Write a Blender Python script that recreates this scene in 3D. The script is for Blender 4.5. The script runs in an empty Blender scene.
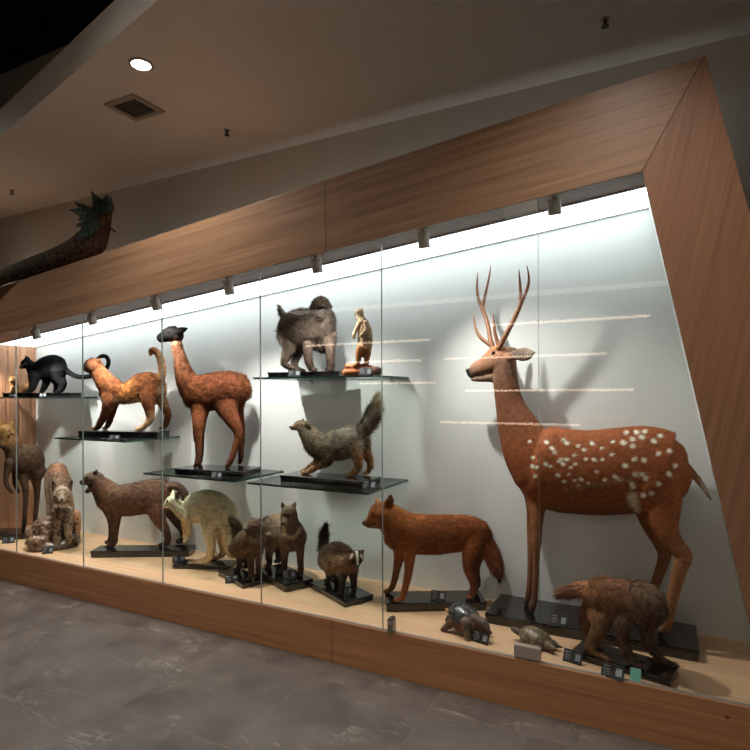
import bpy, bmesh, math, random
import numpy as np
from mathutils import Vector, Matrix
from mathutils.bvhtree import BVHTree
random.seed(7); RNG = np.random.default_rng(7)
SC = bpy.context.scene; COL = SC.collection
# ---------------------------------------------------------------- camera model (solved from the photograph's vanishing points)
F = 565.2; CX = 375.; CY = 393.2; H = 1.45; AZ = .4754; RO = .00394
fwd = np.array([-math.sin(AZ), math.cos(AZ), 0.]); r0 = np.array([math.cos(AZ), math.sin(AZ), 0.]); u0 = np.array([0, 0, 1.])
RT = math.cos(RO)*r0 - math.sin(RO)*u0; UP = math.sin(RO)*r0 + math.cos(RO)*u0; CAM = np.array([0, 0, H])
def ray(x, y): return fwd + (x-CX)/F*RT - (y-CY)/F*UP
def at_y(x, y, Y): v = ray(x, y); return CAM + v*Y/v[1]
def at_z(x, y, Z): v = ray(x, y); return CAM + v*(Z-H)/v[2]
def project(p):
    q = np.asarray(p) - CAM; z = q @ fwd
    return CX + F*(q @ RT)/z, CY - F*(q @ UP)/z
cam = bpy.data.cameras.new('camera'); co = bpy.data.objects.new('camera', cam); COL.objects.link(co)
cam.sensor_width = 36; cam.sensor_fit = 'HORIZONTAL'; cam.lens = F/750*36; cam.shift_y = (CY-375)/750
cam.clip_start = .02
co.matrix_world = Matrix(((RT[0], UP[0], -fwd[0], 0), (RT[1], UP[1], -fwd[1], 0), (RT[2], UP[2], -fwd[2], H), (0, 0, 0, 1)))
SC.camera = co
# ---------------------------------------------------------------- materials
def lin(c): return tuple(((v/255)/12.92 if v/255 <= .04045 else ((v/255+.055)/1.055)**2.4) for v in c[:3]) + (1,)
def nmat(name):
    m = bpy.data.materials.new(name); m.use_nodes = True; nt = m.node_tree
    b = nt.nodes['Principled BSDF']; return m, nt, b
def nd(nt, t, **kw):
    n = nt.nodes.new(t)
    for k, v in kw.items(): setattr(n, k, v)
    return n
def plain(name, c, rough=.5, metal=0, noise=.12, scale=20, spec=.5, bump=0, emit=None, es=1, coat=0):
    m, nt, b = nmat(name)
    tc = nd(nt, 'ShaderNodeTexCoord'); nz = nd(nt, 'ShaderNodeTexNoise'); nz.inputs['Scale'].default_value = scale; nz.inputs['Detail'].default_value = 4
    nt.links.new(tc.outputs['Object'], nz.inputs['Vector'])
    mx = nd(nt, 'ShaderNodeMix', data_type='RGBA')
    L = lin(c); mx.inputs['A'].default_value = tuple(v*(1-noise) for v in L[:3])+(1,); mx.inputs['B'].default_value = tuple(min(1, v*(1+noise)) for v in L[:3])+(1,)
    nt.links.new(nz.outputs['Fac'], mx.inputs['Factor']); nt.links.new(mx.outputs['Result'], b.inputs['Base Color'])
    b.inputs['Roughness'].default_value = rough; b.inputs['Metallic'].default_value = metal; b.inputs['Specular IOR Level'].default_value = spec
    b.inputs['Coat Weight'].default_value = coat
    if bump:
        bp = nd(nt, 'ShaderNodeBump'); bp.inputs['Strength'].default_value = bump; bp.inputs['Distance'].default_value = .01
        nt.links.new(nz.outputs['Fac'], bp.inputs['Height']); nt.links.new(bp.outputs['Normal'], b.inputs['Normal'])
    if emit: b.inputs['Emission Color'].default_value = lin(emit); b.inputs['Emission Strength'].default_value = es
    return m
def wood(name, c1, c2, rough=.42, axis='X', tilt=0, fine=70., spec=.4):
    """straight-grained veneer; grain runs along axis (tilted about Y by tilt radians)"""
    m, nt, b = nmat(name)
    tc = nd(nt, 'ShaderNodeTexCoord'); mp = nd(nt, 'ShaderNodeMapping'); mp.vector_type = 'TEXTURE' 
    mp.inputs['Rotation'].default_value = (0, tilt, 0)
    nt.links.new(tc.outputs['Object'], mp.inputs['Vector'])
    def band(scale, stretch, det):
        m2 = nd(nt, 'ShaderNodeMapping')
        s = [scale]*3; s['XYZ'.index(axis)] = scale*stretch; m2.inputs['Scale'].default_value = s
        nt.links.new(mp.outputs['Vector'], m2.inputs['Vector'])
        n = nd(nt, 'ShaderNodeTexNoise'); n.inputs['Scale'].default_value = 1; n.inputs['Detail'].default_value = det; n.inputs['Roughness'].default_value = .6
        nt.links.new(m2.outputs['Vector'], n.inputs['Vector']); return n.outputs['Fac']
    a, f = band(34, .012, 3), band(fine*2.2, .012, 5)
    ad = nd(nt, 'ShaderNodeMath', operation='MULTIPLY_ADD'); ad.inputs[1].default_value = .42
    ml = nd(nt, 'ShaderNodeMath', operation='MULTIPLY'); ml.inputs[1].default_value = .58
    nt.links.new(f, ml.inputs[0]); nt.links.new(a, ad.inputs[0]); nt.links.new(ml.outputs[0], ad.inputs[2])
    cr = nd(nt, 'ShaderNodeValToRGB'); cr.color_ramp.elements[0].position = .36; cr.color_ramp.elements[1].position = .64
    cr.color_ramp.elements[0].color = lin(c1); cr.color_ramp.elements[1].color = lin(c2)
    nt.links.new(ad.outputs[0], cr.inputs['Fac']); nt.links.new(cr.outputs['Color'], b.inputs['Base Color'])
    b.inputs['Roughness'].default_value = rough; b.inputs['Specular IOR Level'].default_value = spec
    bp = nd(nt, 'ShaderNodeBump'); bp.inputs['Strength'].default_value = .06; bp.inputs['Distance'].default_value = .003
    nt.links.new(f, bp.inputs['Height']); nt.links.new(bp.outputs['Normal'], b.inputs['Normal'])
    return m
def emis(name, c, s):
    m, nt, b = nmat(name); b.inputs['Base Color'].default_value = (.8, .8, .8, 1)
    b.inputs['Emission Color'].default_value = lin(c); b.inputs['Emission Strength'].default_value = s; return m
def glass_mat(name, tint, boost=1., rough=0.):
    m, nt, b = nmat(name); nt.nodes.remove(b); out = nt.nodes['Material Output']
    tr = nd(nt, 'ShaderNodeBsdfTransparent'); tr.inputs['Color'].default_value = tint
    gl = nd(nt, 'ShaderNodeBsdfGlossy'); gl.inputs['Roughness'].default_value = rough
    fr = nd(nt, 'ShaderNodeFresnel'); fr.inputs['IOR'].default_value = 1.45
    mm = nd(nt, 'ShaderNodeMath', operation='MULTIPLY'); mm.inputs[1].default_value = boost; mm.use_clamp = True
    mx = nd(nt, 'ShaderNodeMixShader'); nt.links.new(fr.outputs[0], mm.inputs[0]); nt.links.new(mm.outputs[0], mx.inputs['Fac'])
    nt.links.new(tr.outputs[0], mx.inputs[1]); nt.links.new(gl.outputs[0], mx.inputs[2]); nt.links.new(mx.outputs[0], out.inputs['Surface'])
    return m
def coat_mat(name, rough=.75, var=.24, scale=55, spec=.25, sheen=0.):
    """animal coat: the coat's own colour comes from the 'coat' attribute, broken up by fine noise"""
    m, nt, b = nmat(name)
    at = nd(nt, 'ShaderNodeAttribute', attribute_name='coat'); tc = nd(nt, 'ShaderNodeTexCoord')
    nz = nd(nt, 'ShaderNodeTexNoise'); nz.inputs['Scale'].default_value = scale; nz.inputs['Detail'].default_value = 5
    nt.links.new(tc.outputs['Object'], nz.inputs['Vector'])
    mr = nd(nt, 'ShaderNodeMapRange'); mr.inputs['From Min'].default_value = .3; mr.inputs['From Max'].default_value = .7
    mr.inputs['To Min'].default_value = 1-var; mr.inputs['To Max'].default_value = 1+var; nt.links.new(nz.outputs['Fac'], mr.inputs['Value'])
    vm = nd(nt, 'ShaderNodeVectorMath', operation='SCALE'); nt.links.new(at.outputs['Color'], vm.inputs[0]); nt.links.new(mr.outputs[0], vm.inputs['Scale'])
    nt.links.new(vm.outputs[0], b.inputs['Base Color']); b.inputs['Roughness'].default_value = rough; b.inputs['Specular IOR Level'].default_value = spec
    b.inputs['Sheen Weight'].default_value = sheen
    bp = nd(nt, 'ShaderNodeBump'); bp.inputs['Strength'].default_value = .35; bp.inputs['Distance'].default_value = .006
    nt.links.new(nz.outputs['Fac'], bp.inputs['Height']); nt.links.new(bp.outputs['Normal'], b.inputs['Normal'])
    return m
M = {}
M['wood'] = wood('beam_veneer', (122, 90, 66), (166, 130, 100), tilt=-.1)
M['wood_base'] = wood('base_veneer', (140, 96, 64), (182, 130, 90))
M['wood_pillar'] = wood('pillar_veneer', (122, 84, 60), (154, 112, 84), axis='Z', tilt=.205)
M['wood_end'] = wood('end_veneer', (168, 120, 90), (206, 160, 128), axis='Z')
M['wood_floor'] = wood('case_floor_veneer', (196, 156, 118), (220, 182, 144), fine=40)
M['wood_dark'] = wood('soffit_veneer', (92, 56, 38), (118, 76, 52))
M['white_board'] = plain('white_back_board', (222, 225, 222), .55, noise=.02, scale=3)
M['grey_board'] = plain('grey_back_board', (112, 110, 106), .6, noise=.05, scale=3)
M['paint'] = plain('wall_paint', (178, 171, 160), .8, noise=.03, scale=6)
M['ceil'] = plain('ceiling_paint', (212, 206, 200), .85, noise=.03, scale=5)
M['void'] = plain('black_ceiling_paint', (12, 12, 16), .9)
M['light'] = emis('luminous_ceiling', (240, 250, 252), 3.7)
M['light2'] = emis('luminous_ceiling_far', (255, 244, 232), 3.4)
M['lamp'] = emis('downlight_glow', (255, 250, 240), 30)
M['lens'] = emis('spotlight_lens', (255, 252, 245), 4)
M['strip'] = emis('shelf_light_strip', (255, 226, 196), 13)
M['glass'] = glass_mat('clear_glass', (.968, .98, .974, 1), 1.)
M['glass_back'] = glass_mat('clear_glass_inner_face', (.985, .99, .988, 1), 0.)
M['shelf_glass'] = glass_mat('shelf_glass', (.90, .945, .93, 1), .9)
M['glass_edge'] = plain('glass_edge', (150, 160, 156), .15, noise=.02)
M['shelf_edge'] = plain('green_glass_edge', (52, 84, 76), .1, noise=.05)
M['metal'] = plain('brushed_steel', (150, 145, 138), .3, 1, noise=.06)
M['clamp'] = plain('clamp_steel', (182, 168, 160), .42, .6, noise=.03)
M['spot'] = plain('grey_spot_housing', (214, 212, 204), .5, 0, noise=.03)
M['hinge'] = plain('hinge_grey', (136, 132, 124), .45, .3, noise=.03)
M['track'] = plain('aluminium_trim', (170, 164, 156), .4, .5, noise=.03)
M['plinth'] = plain('black_lacquer', (14, 14, 15), .16, noise=.15, coat=.4)
M['card'] = plain('black_card', (17, 18, 20), .4)
M['ink'] = plain('white_print', (205, 210, 215), .6)
M['mint'] = plain('mint_card', (130, 205, 185), .5, noise=.03)
M['eye'] = plain('glass_eye', (10, 8, 6), .08, coat=.6)
M['amber_eye'] = plain('amber_eye', (150, 110, 40), .1, coat=.6)
M['nose'] = plain('nose_skin', (16, 13, 13), .35)
M['antler'] = plain('antler_bone', (122, 78, 46), .5, noise=.4, scale=45, bump=.4)
M['fur'] = coat_mat('short_coat')
M['shaggy'] = coat_mat('shaggy_coat', .9, .2, 45, .05)
M['horn'] = plain('hoof_horn', (22, 18, 16), .35)
M['teeth'] = plain('teeth', (225, 215, 190), .35)
M['bark'] = plain('log_bark', (44, 35, 29), .9, noise=.6, scale=40, bump=.9)
M['cut'] = plain('cut_wood', (92, 58, 42), .8, noise=.3, scale=30, bump=.3)
M['fern'] = plain('fern_leaf', (22, 48, 32), .6, noise=.4)
M['vent'] = plain('vent_paint', (150, 140, 128), .6)
M['duct'] = plain('duct_dark', (20, 19, 18), .9)
# floor tiles
def tile_mat():
    m, nt, b = nmat('stone_tiles'); tc = nd(nt, 'ShaderNodeTexCoord'); sx = nd(nt, 'ShaderNodeSeparateXYZ'); nt.links.new(tc.outputs['Object'], sx.inputs[0])
    def mth(op, a, b_=None, c_=None, clamp=False):
        n = nd(nt, 'ShaderNodeMath', operation=op); n.use_clamp = clamp
        for i, v in enumerate((a, b_, c_)):
            if v is None: continue
            if isinstance(v, (int, float)): n.inputs[i].default_value = v
            else: nt.links.new(v, n.inputs[i])
        return n.outputs[0]
    def line(sock, off):
        t = mth('FRACT', mth('DIVIDE', mth('SUBTRACT', sock, off), .645)); d = mth('ABSOLUTE', mth('SUBTRACT', t, .5))
        return mth('GREATER_THAN', d, .4965), mth('FLOOR', mth('DIVIDE', mth('SUBTRACT', sock, off), .645))
    lx, ix = line(sx.outputs[0], -6.13); ly, iy = line(sx.outputs[1], -2.09)
    g = mth('MAXIMUM', lx, ly)
    # each tile its own piece of stone
    cb = nd(nt, 'ShaderNodeCombineXYZ'); nt.links.new(mth('MULTIPLY', ix, 7.3), cb.inputs[0]); nt.links.new(mth('MULTIPLY', iy, 3.7), cb.inputs[1])
    va = nd(nt, 'ShaderNodeVectorMath', operation='ADD'); nt.links.new(tc.outputs['Object'], va.inputs[0]); nt.links.new(cb.outputs[0], va.inputs[1])
    n1 = nd(nt, 'ShaderNodeTexNoise'); n1.inputs['Scale'].default_value = 3.5; n1.inputs['Detail'].default_value = 6; n1.inputs['Roughness'].default_value = .65; nt.links.new(va.outputs[0], n1.inputs['Vector'])
    mp = nd(nt, 'ShaderNodeMapping'); mp.inputs['Rotation'].default_value = (0, 0, .5); mp.inputs['Scale'].default_value = (2.2, 6, 1); nt.links.new(va.outputs[0], mp.inputs['Vector'])
    n2 = nd(nt, 'ShaderNodeTexNoise'); n2.inputs['Scale'].default_value = 1.6; n2.inputs['Detail'].default_value = 7; n2.inputs['Roughness'].default_value = .7; n2.inputs['Distortion'].default_value = 1.2; nt.links.new(mp.outputs[0], n2.inputs['Vector'])
    vein = mth('SUBTRACT', 1, mth('MULTIPLY', mth('ABSOLUTE', mth('SUBTRACT', n2.outputs['Fac'], .5)), 60), clamp=True)
    n3 = nd(nt, 'ShaderNodeTexNoise'); n3.inputs['Scale'].default_value = 4; nt.links.new(va.outputs[0], n3.inputs['Vector'])
    vein = mth('MULTIPLY', vein, mth('MULTIPLY', mth('SUBTRACT', n3.outputs['Fac'], .52, clamp=True), 4.5), clamp=True)
    cr = nd(nt, 'ShaderNodeValToRGB'); cr.color_ramp.elements[0].position = .3; cr.color_ramp.elements[1].position = .72
    cr.color_ramp.elements[0].color = lin((72, 65, 61)); cr.color_ramp.elements[1].color = lin((103, 94, 88)); nt.links.new(n1.outputs['Fac'], cr.inputs['Fac'])
    a = nd(nt, 'ShaderNodeMix', data_type='RGBA'); nt.links.new(vein, a.inputs['Factor']); nt.links.new(cr.outputs[0], a.inputs['A']); a.inputs['B'].default_value = lin((176, 166, 156))
    c = nd(nt, 'ShaderNodeMix', data_type='RGBA'); nt.links.new(g, c.inputs['Factor']); nt.links.new(a.outputs['Result'], c.inputs['A']); c.inputs['B'].default_value = lin((106, 96, 89))
    nt.links.new(c.outputs['Result'], b.inputs['Base Color'])
    mr = nd(nt, 'ShaderNodeMapRange'); mr.inputs['To Min'].default_value = .26; mr.inputs['To Max'].default_value = .44; nt.links.new(n1.outputs['Fac'], mr.inputs['Value'])
    nt.links.new(mr.outputs[0], b.inputs['Roughness']); b.inputs['Specular IOR Level'].default_value = .5
    return m
M['tile'] = tile_mat()
# ---------------------------------------------------------------- object helpers
def tag(o, label=None, cat=None, group=None, kind=None):
    if label: o['label'] = label
    if cat: o['category'] = cat
    if group: o['group'] = group
    if kind: o['kind'] = kind
    return o
def mesh_obj(name, V, Fc, mats, parent=None, origin=(0, 0, 0), smooth=False, mi=None):
    me = bpy.data.meshes.new(name); V = np.asarray(V, float) - np.asarray(origin, float)
    me.from_pydata([tuple(v) for v in V], [], [tuple(f) for f in Fc])
    mats = mats if isinstance(mats, (list, tuple)) else [mats]
    for m in mats: me.materials.append(m)
    if mi is not None: me.polygons.foreach_set('material_index', mi)
    if smooth: me.polygons.foreach_set('use_smooth', [True]*len(me.polygons))
    me.update(); o = bpy.data.objects.new(name, me); COL.objects.link(o)
    if parent is not None: o.parent = parent
    else: o.location = origin
    return o
def root_of(o):
    while o.parent: o = o.parent
    return o
def child(name, V, Fc, mats, parent, smooth=False, mi=None):     # V in world space
    return mesh_obj(name, V, Fc, mats, parent, tuple(root_of(parent).location), smooth, mi)
def empty(name, loc, label=None, cat=None, group=None, kind=None):
    o = bpy.data.objects.new(name, None); o.location = loc; o.empty_display_size = .1; COL.objects.link(o)
    return tag(o, label, cat, group, kind)
class Geo:
    def __init__(s): s.V = []; s.F = []
    def add(s, V, Fc):
        n = len(s.V); s.V += [tuple(v) for v in V]; s.F += [tuple(i+n for i in f) for f in Fc]; return s
    def prism(s, poly, e):                                      # closed polygon (3D points) extruded by vector e
        n = len(poly); p = [np.array(q, float) for q in poly]; e = np.array(e, float)
        return s.add([*p, *[q+e for q in p]], [tuple(range(n))[::-1], tuple(range(n, 2*n)), *[(i, (i+1) % n, n+(i+1) % n, n+i) for i in range(n)]])
    def box(s, a, b):
        return s.prism([(a[0], a[1], a[2]), (b[0], a[1], a[2]), (b[0], b[1], a[2]), (a[0], b[1], a[2])], (0, 0, b[2]-a[2]))
    def tube(s, P, R, n=10):
        V, Fc = loft(np.array(P, float), np.array(R, float), None, 1, n); return s.add(V, Fc)
    def cyl(s, a, b, r, n=20, r2=None):
        a = np.array(a, float); b = np.array(b, float); t = (b-a)/np.linalg.norm(b-a)
        x = np.cross(t, [0, 0, 1.]) if abs(t[2]) < .9 else np.cross(t, [1., 0, 0]); x /= np.linalg.norm(x); y = np.cross(t, x)
        r2 = r if r2 is None else r2
        A = [a+r*(math.cos(q)*x+math.sin(q)*y) for q in np.linspace(0, 2*math.pi, n, False)]
        B = [b+r2*(math.cos(q)*x+math.sin(q)*y) for q in np.linspace(0, 2*math.pi, n, False)]
        return s.add(A+B, [tuple(range(n))[::-1], tuple(range(n, 2*n)), *[(i, (i+1) % n, n+(i+1) % n, n+i) for i in range(n)]])
    def sphere(s, c, r, n=14, ax=None):
        r = np.array([r]*3 if np.isscalar(r) else r, float); ax = np.eye(3) if ax is None else np.array(ax); c = np.array(c, float)
        V = [c + ax.T @ (r*np.array([0, 0, 1.]))]
        for i in range(1, n//2):
            th = math.pi*i/(n//2)
            for j in range(n):
                q = 2*math.pi*j/n; V.append(c + ax.T @ (r*np.array([math.sin(th)*math.cos(q), math.sin(th)*math.sin(q), math.cos(th)])))
        V.append(c - ax.T @ (r*np.array([0, 0, 1.]))); k = n//2-1; Fc = [(0, 1+j, 1+(j+1) % n) for j in range(n)]
        for i in range(k-1): Fc += [(1+i*n+j, 1+(i+1)*n+j, 1+(i+1)*n+(j+1) % n, 1+i*n+(j+1) % n) for j in range(n)]
        Fc += [(1+k*n, 1+(k-1)*n+(j+1) % n, 1+(k-1)*n+j) for j in range(n)]
        return s.add(V, Fc)
    def obj(s, name, mat, parent=None, origin=(0, 0, 0), smooth=False, bevel=0, sharp=None):
        o = child(name, s.V, s.F, mat, parent, smooth) if parent is not None else mesh_obj(name, s.V, s.F, mat, None, origin, smooth)
        bm = bmesh.new(); bm.from_mesh(o.data); bmesh.ops.recalc_face_normals(bm, faces=bm.faces)
        if bevel: bmesh.ops.bevel(bm, geom=bm.edges[:], offset=bevel, segments=2, affect='EDGES', profile=.6)
        bm.to_mesh(o.data); bm.free()
        if smooth: o.data.set_sharp_from_angle(angle=math.radians(sharp or 45))
        return o
def catmull(P, step):
    P = np.array(P, float)
    if len(P) < 2: return P
    E = np.vstack([2*P[0]-P[1], P, 2*P[-1]-P[-2]]); out = []
    for i in range(1, len(E)-2):
        p0, p1, p2, p3 = E[i-1:i+3]; n = max(2, int(np.linalg.norm((p2-p1)[:3])/step))
        for t in np.linspace(0, 1, n, False):
            out.append(.5*((2*p1)+(-p0+p2)*t+(2*p0-5*p1+4*p2-p3)*t*t+(-p0+3*p1-3*p2+p3)*t**3))
    out.append(E[-2]); return np.array(out)
def loft(P, R, lat, k, n=14, K=None, cap=1.):
    """closed tube along P with radius R; lat = sideways axis, scaled by k there; round ends"""
    T = np.gradient(P, axis=0); T /= np.linalg.norm(T, axis=1)[:, None]+1e-9
    if lat is None:
        lat = np.array([0, 0, 1.]) if abs(T[:, 2]).mean() < .8 else np.array([1., 0, 0])
    V = []; 
    def ring(c, t, r, kk):
        x = lat - t*(lat @ t); l = np.linalg.norm(x)
        if l < .25: x = np.array([.3, .2, 1.]); x = x - t*(x @ t); l = np.linalg.norm(x)
        x /= l; y = np.cross(t, x)
        return [c + r*kk*math.cos(q)*x + r*math.sin(q)*y for q in np.linspace(0, 2*math.pi, n, False)]
    K = np.full(len(P), k) if K is None else K
    rings = []
    for a in (80, 55, 28): rings.append(ring(P[0]-T[0]*cap*R[0]*math.sin(math.radians(a)), T[0], R[0]*math.cos(math.radians(a)), K[0]))
    for i in range(len(P)): rings.append(ring(P[i], T[i], R[i], K[i]))
    for a in (28, 55, 80): rings.append(ring(P[-1]+T[-1]*cap*R[-1]*math.sin(math.radians(a)), T[-1], R[-1]*math.cos(math.radians(a)), K[-1]))
    for r in rings: V += r
    m = len(rings); Fc = [(i*n+j, i*n+(j+1) % n, (i+1)*n+(j+1) % n, (i+1)*n+j) for i in range(m-1) for j in range(n)]
    Fc += [tuple(range(n))[::-1], tuple(range((m-1)*n, m*n))]
    return V, Fc
# ---------------------------------------------------------------- animals: one skinned body each, grown from joints read off the photograph and set in 3D
VERB = []
def tone(c):
    L = np.array(lin(c)[:3]); g = L @ np.array((.3, .59, .11)); return tuple(np.clip((g+(L-g)*.92)*1.12, 0, .9))+(1,)
class Animal:
    def __init__(s, name, label, cat, base, ang, mat='fur', vox=.6, group=None):
        s.name, s.label, s.cat, s.group = name, label, cat, group
        s.b = np.array(base, float); a = math.radians(ang)
        s.a = np.array([math.cos(a), math.sin(a), 0]); s.n = np.array([-math.sin(a), math.cos(a), 0])
        s.s = ((s.b-CAM) @ fwd)/F; s.vox = vox*s.s; s.mat = M[mat]
        s.g = Geo(); s.P = []; s.R = []; s.T = []; s.C = []; s.FM = []; s.paint = []
    def pt(s, x, y, l=0.):                      # pixel -> point on the animal's own upright plane, l (pixels) to the far side
        v = ray(x, y); t = ((s.b-CAM) @ s.n + l*s.s)/(v @ s.n); return CAM + v*t
    def lat_at(s, p): return (p-s.b) @ s.n/s.s
    def chain(s, pts, l=0., l2=None, ground=False, k=1., c=(120, 90, 70), f=1., k2=None, cap=1., paw=1):
        pts = [tuple(p) for p in pts]; m = len(pts)
        if ground:
            x, y, r = pts[-1][:3]; q = at_z(x, y, s.b[2] + r*s.s*.75); l2 = s.lat_at(q)
            if abs(l2-l) > 9: VERB.append((s.name, 'foot', x, y, round(l2, 1), 'root', l))
            l2 = max(l-9, min(l+9, l2)); gz_ = s.b[2] + pts[-1][2]*s.s*.75
            dz = gz_ - s.pt(x, y, l2)[2]
        if l2 is None: l2 = l
        xy = np.array([p[:2] for p in pts], float); d = np.r_[0, np.cumsum(np.linalg.norm(np.diff(xy, axis=0), axis=1))]; d /= d[-1]+1e-9
        cl = [c]*m if not isinstance(c, list) else c
        cl = np.array([tone(cl[min(len(cl)-1, int(round(i*(len(cl)-1)/max(1, m-1))))]) for i in range(m)])[:, :3]
        ks = np.array([(p[3] if len(p) > 3 else (k if k2 is None else k+(k2-k)*d[i])) for i, p in enumerate(pts)])
        A = []
        for i, (p, t) in enumerate(zip(pts, d)):
            w = s.pt(p[0], p[1], (l+(l2-l)*t)*(min(1, .42+1.6*t) if ground else 1))
            if ground: w = w + u0*dz*t**.7
            A.append(np.r_[w, p[2]*s.s*(1-.1*min(1, 2*t) if ground else 1), cl[i], ks[i]*(min(1, .6+1.2*t) if ground else 1)])
        S = catmull(A, max(1.2*s.s, .004)); S[:, 3] = np.maximum(S[:, 3], .15*s.s)
        V, Fc = loft(S[:, :3], S[:, 3], s.n, 1, 36 if max(p[2] for p in pts) > 7 else 18, S[:, 7], cap); s.g.add(V, Fc)
        if ground and paw:
            e = S[-1]; dx = np.sign(pts[-1][0]-pts[-2][0]) or -1; pr = e[3]
            s.g.sphere(e[:3]+s.a*dx*pr*.35+u0*pr*.1, (pr*1.7, pr*1.25, pr*.95), 14, [s.a, s.n, u0])
        T = np.gradient(S[:, :3], axis=0); T /= np.linalg.norm(T, axis=1)[:, None]+1e-9
        st = max(1, int(2*s.s/max(1.2*s.s, .004)))
        s.P += list(S[::st, :3]); s.R += list(S[::st, 3]*np.minimum(1, S[::st, 7])); s.T += list(T[::st]); s.C += list(np.clip(S[::st, 4:7], 0, 1)); s.FM += [f]*len(S[::st])
        return s
    def torso(s, cols, k=.62, l=0., c=(120, 90, 70), f=1., l2=None):  # columns (x, y_top, y_bottom[, k])
        return s.chain([(x, (t+b)/2, (b-t)/2) + ((kk[0],) if kk else ()) for x, t, b, *kk in cols], l, l2, k=k, c=c, f=f, cap=.35)
    def blob(s, x, y, l, rx, ry, rl, c=(120, 90, 70), f=1., tilt=0.):
        p = s.pt(x, y, l); q = math.radians(tilt); ax = math.cos(q)*s.a+math.sin(q)*u0; az = -math.sin(q)*s.a+math.cos(q)*u0
        s.g.sphere(p, (rx*s.s, rl*s.s, ry*s.s), 16, [ax, s.n, az]); s.P.append(p); s.R.append(min(rx, ry, rl)*s.s); s.T.append(s.a); s.C.append(np.array(tone(c)[:3])); s.FM.append(f); return s
    def spots(s, L, c, both=True):                    # [(x, y, r)] coat marks and painted socket shade; carried to the other flank by symmetry
        s.paint.append((np.array(L, float), np.array(tone(c)[:3]), both)); return s
    def build(s, smooth=4, noise=0.):
        smooth = min(smooth, 3) if smooth < 6 else smooth
        tmp = mesh_obj('tmp', s.g.V, s.g.F, s.mat); md = tmp.modifiers.new('r', 'REMESH'); md.mode = 'VOXEL'; md.voxel_size = s.vox
        sm = tmp.modifiers.new('s', 'SMOOTH'); sm.factor = .5; sm.iterations = smooth
        dg = bpy.context.evaluated_depsgraph_get(); me = bpy.data.meshes.new_from_object(tmp.evaluated_get(dg)); me.name = s.name
        old = tmp.data; bpy.data.objects.remove(tmp); bpy.data.meshes.remove(old)
        n = len(me.vertices); V = np.empty(n*3); me.vertices.foreach_get('co', V); V = V.reshape(-1, 3)
        zmin = s.b[2]; V[:, 2] = np.maximum(V[:, 2], zmin+.0005)
        N = np.empty(n*3); me.vertices.foreach_get('normal', N); N = N.reshape(-1, 3)
        P = np.array(s.P); R = np.array(s.R); Cc = np.array(s.C); T = np.array(s.T); FM = np.array(s.FM)
        col = np.empty((n, 3)); flow = np.empty((n, 3)); fm = np.empty(n)
        for i in range(0, n, 4000):
            D = np.linalg.norm(V[i:i+4000, None, :]-P[None], axis=2)/(R[None]+s.s) ; W = 1/(D**6+1e-4); W /= W.sum(1)[:, None]
            col[i:i+4000] = W @ Cc; flow[i:i+4000] = W @ T; fm[i:i+4000] = W @ FM
        for L, c, both in s.paint:
            q = V.copy(); lt = (V-s.b) @ s.n
            q = V - np.outer(lt + (np.abs(lt) if both else -lt), s.n) if both else V
            z = (q-CAM) @ fwd; X = CX+F*((q-CAM) @ RT)/z; Y = CY-F*((q-CAM) @ UP)/z
            w = np.zeros(n)
            for x, y, r in L: w = np.maximum(w, np.clip(1.6-1.25*np.hypot(X-x, (Y-y))/r, 0, 1))
            if not both: w = w*((N @ s.n) < .2)
            col = col*(1-w[:, None]) + c*w[:, None]
        me.vertices.foreach_set('co', (V-s.b).ravel())
        a = me.color_attributes.new('coat', 'FLOAT_COLOR', 'POINT'); a.data.foreach_set('color', np.c_[col, np.ones(n)].ravel())
        me.materials.clear(); me.materials.append(s.mat); me.polygons.foreach_set('use_smooth', [True]*len(me.polygons)); me.update()
        o = bpy.data.objects.new(s.name, me); COL.objects.link(o); o.location = s.b; tag(o, s.label, s.cat, s.group); s.o = o
        nt = len(me.polygons); me.calc_loop_triangles(); tr = np.empty(len(me.loop_triangles)*3, int); me.loop_triangles.foreach_get('vertices', tr); s.tri = tr.reshape(-1, 3)
        s.V, s.N, s.col, s.flow, s.fm = V, N, col, flow, fm
        s.bvh = BVHTree.FromPolygons([Vector(v) for v in V], [tuple(t) for t in s.tri])
        return s
    def fur(s, n, length, width=.0022, lift=.35, droop=.25, jit=.3, var=.25, name='fur'):
        n = int(n*1.5); sc_ = max(1., s.s/.0056); width *= 1.6*sc_**.8; length *= sc_**.8; var *= 1.3
        a, b, c = s.V[s.tri[:, 0]], s.V[s.tri[:, 1]], s.V[s.tri[:, 2]]
        ar = np.linalg.norm(np.cross(b-a, c-a), axis=1); mul = s.fm[s.tri].mean(1); w = ar*np.where(mul > .12, 1, .0)
        if w.sum() <= 0: return s
        t = RNG.choice(len(ar), n, p=w/w.sum()); u = RNG.random((n, 2)); fl = u.sum(1) > 1; u[fl] = 1-u[fl]; bc = np.c_[1-u.sum(1), u]
        mix = lambda A: (A[s.tri[t]]*bc[:, :, None]).sum(1)
        p, nn, cc, d = mix(s.V), mix(s.N), mix(s.col), mix(s.flow); m = (s.fm[s.tri[t]]*bc).sum(1)
        nn /= np.linalg.norm(nn, axis=1)[:, None]+1e-9; d = d + RNG.normal(0, jit, (n, 3)); d[:, 2] -= droop
        d -= nn*(d*nn).sum(1)[:, None]; d /= np.linalg.norm(d, axis=1)[:, None]+1e-9
        dr = d + nn*lift*(.5+RNG.random(n))[:, None]; dr /= np.linalg.norm(dr, axis=1)[:, None]
        L = length*m*(.6+.8*RNG.random(n)); sd = np.cross(dr, nn); sd /= np.linalg.norm(sd, axis=1)[:, None]+1e-9
        wd = (width*(.6+.8*RNG.random(n)))[:, None]
        p0 = p - nn*.001; A = p0-sd*wd; B = p0+sd*wd; tip = p0+dr*L[:, None]
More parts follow.
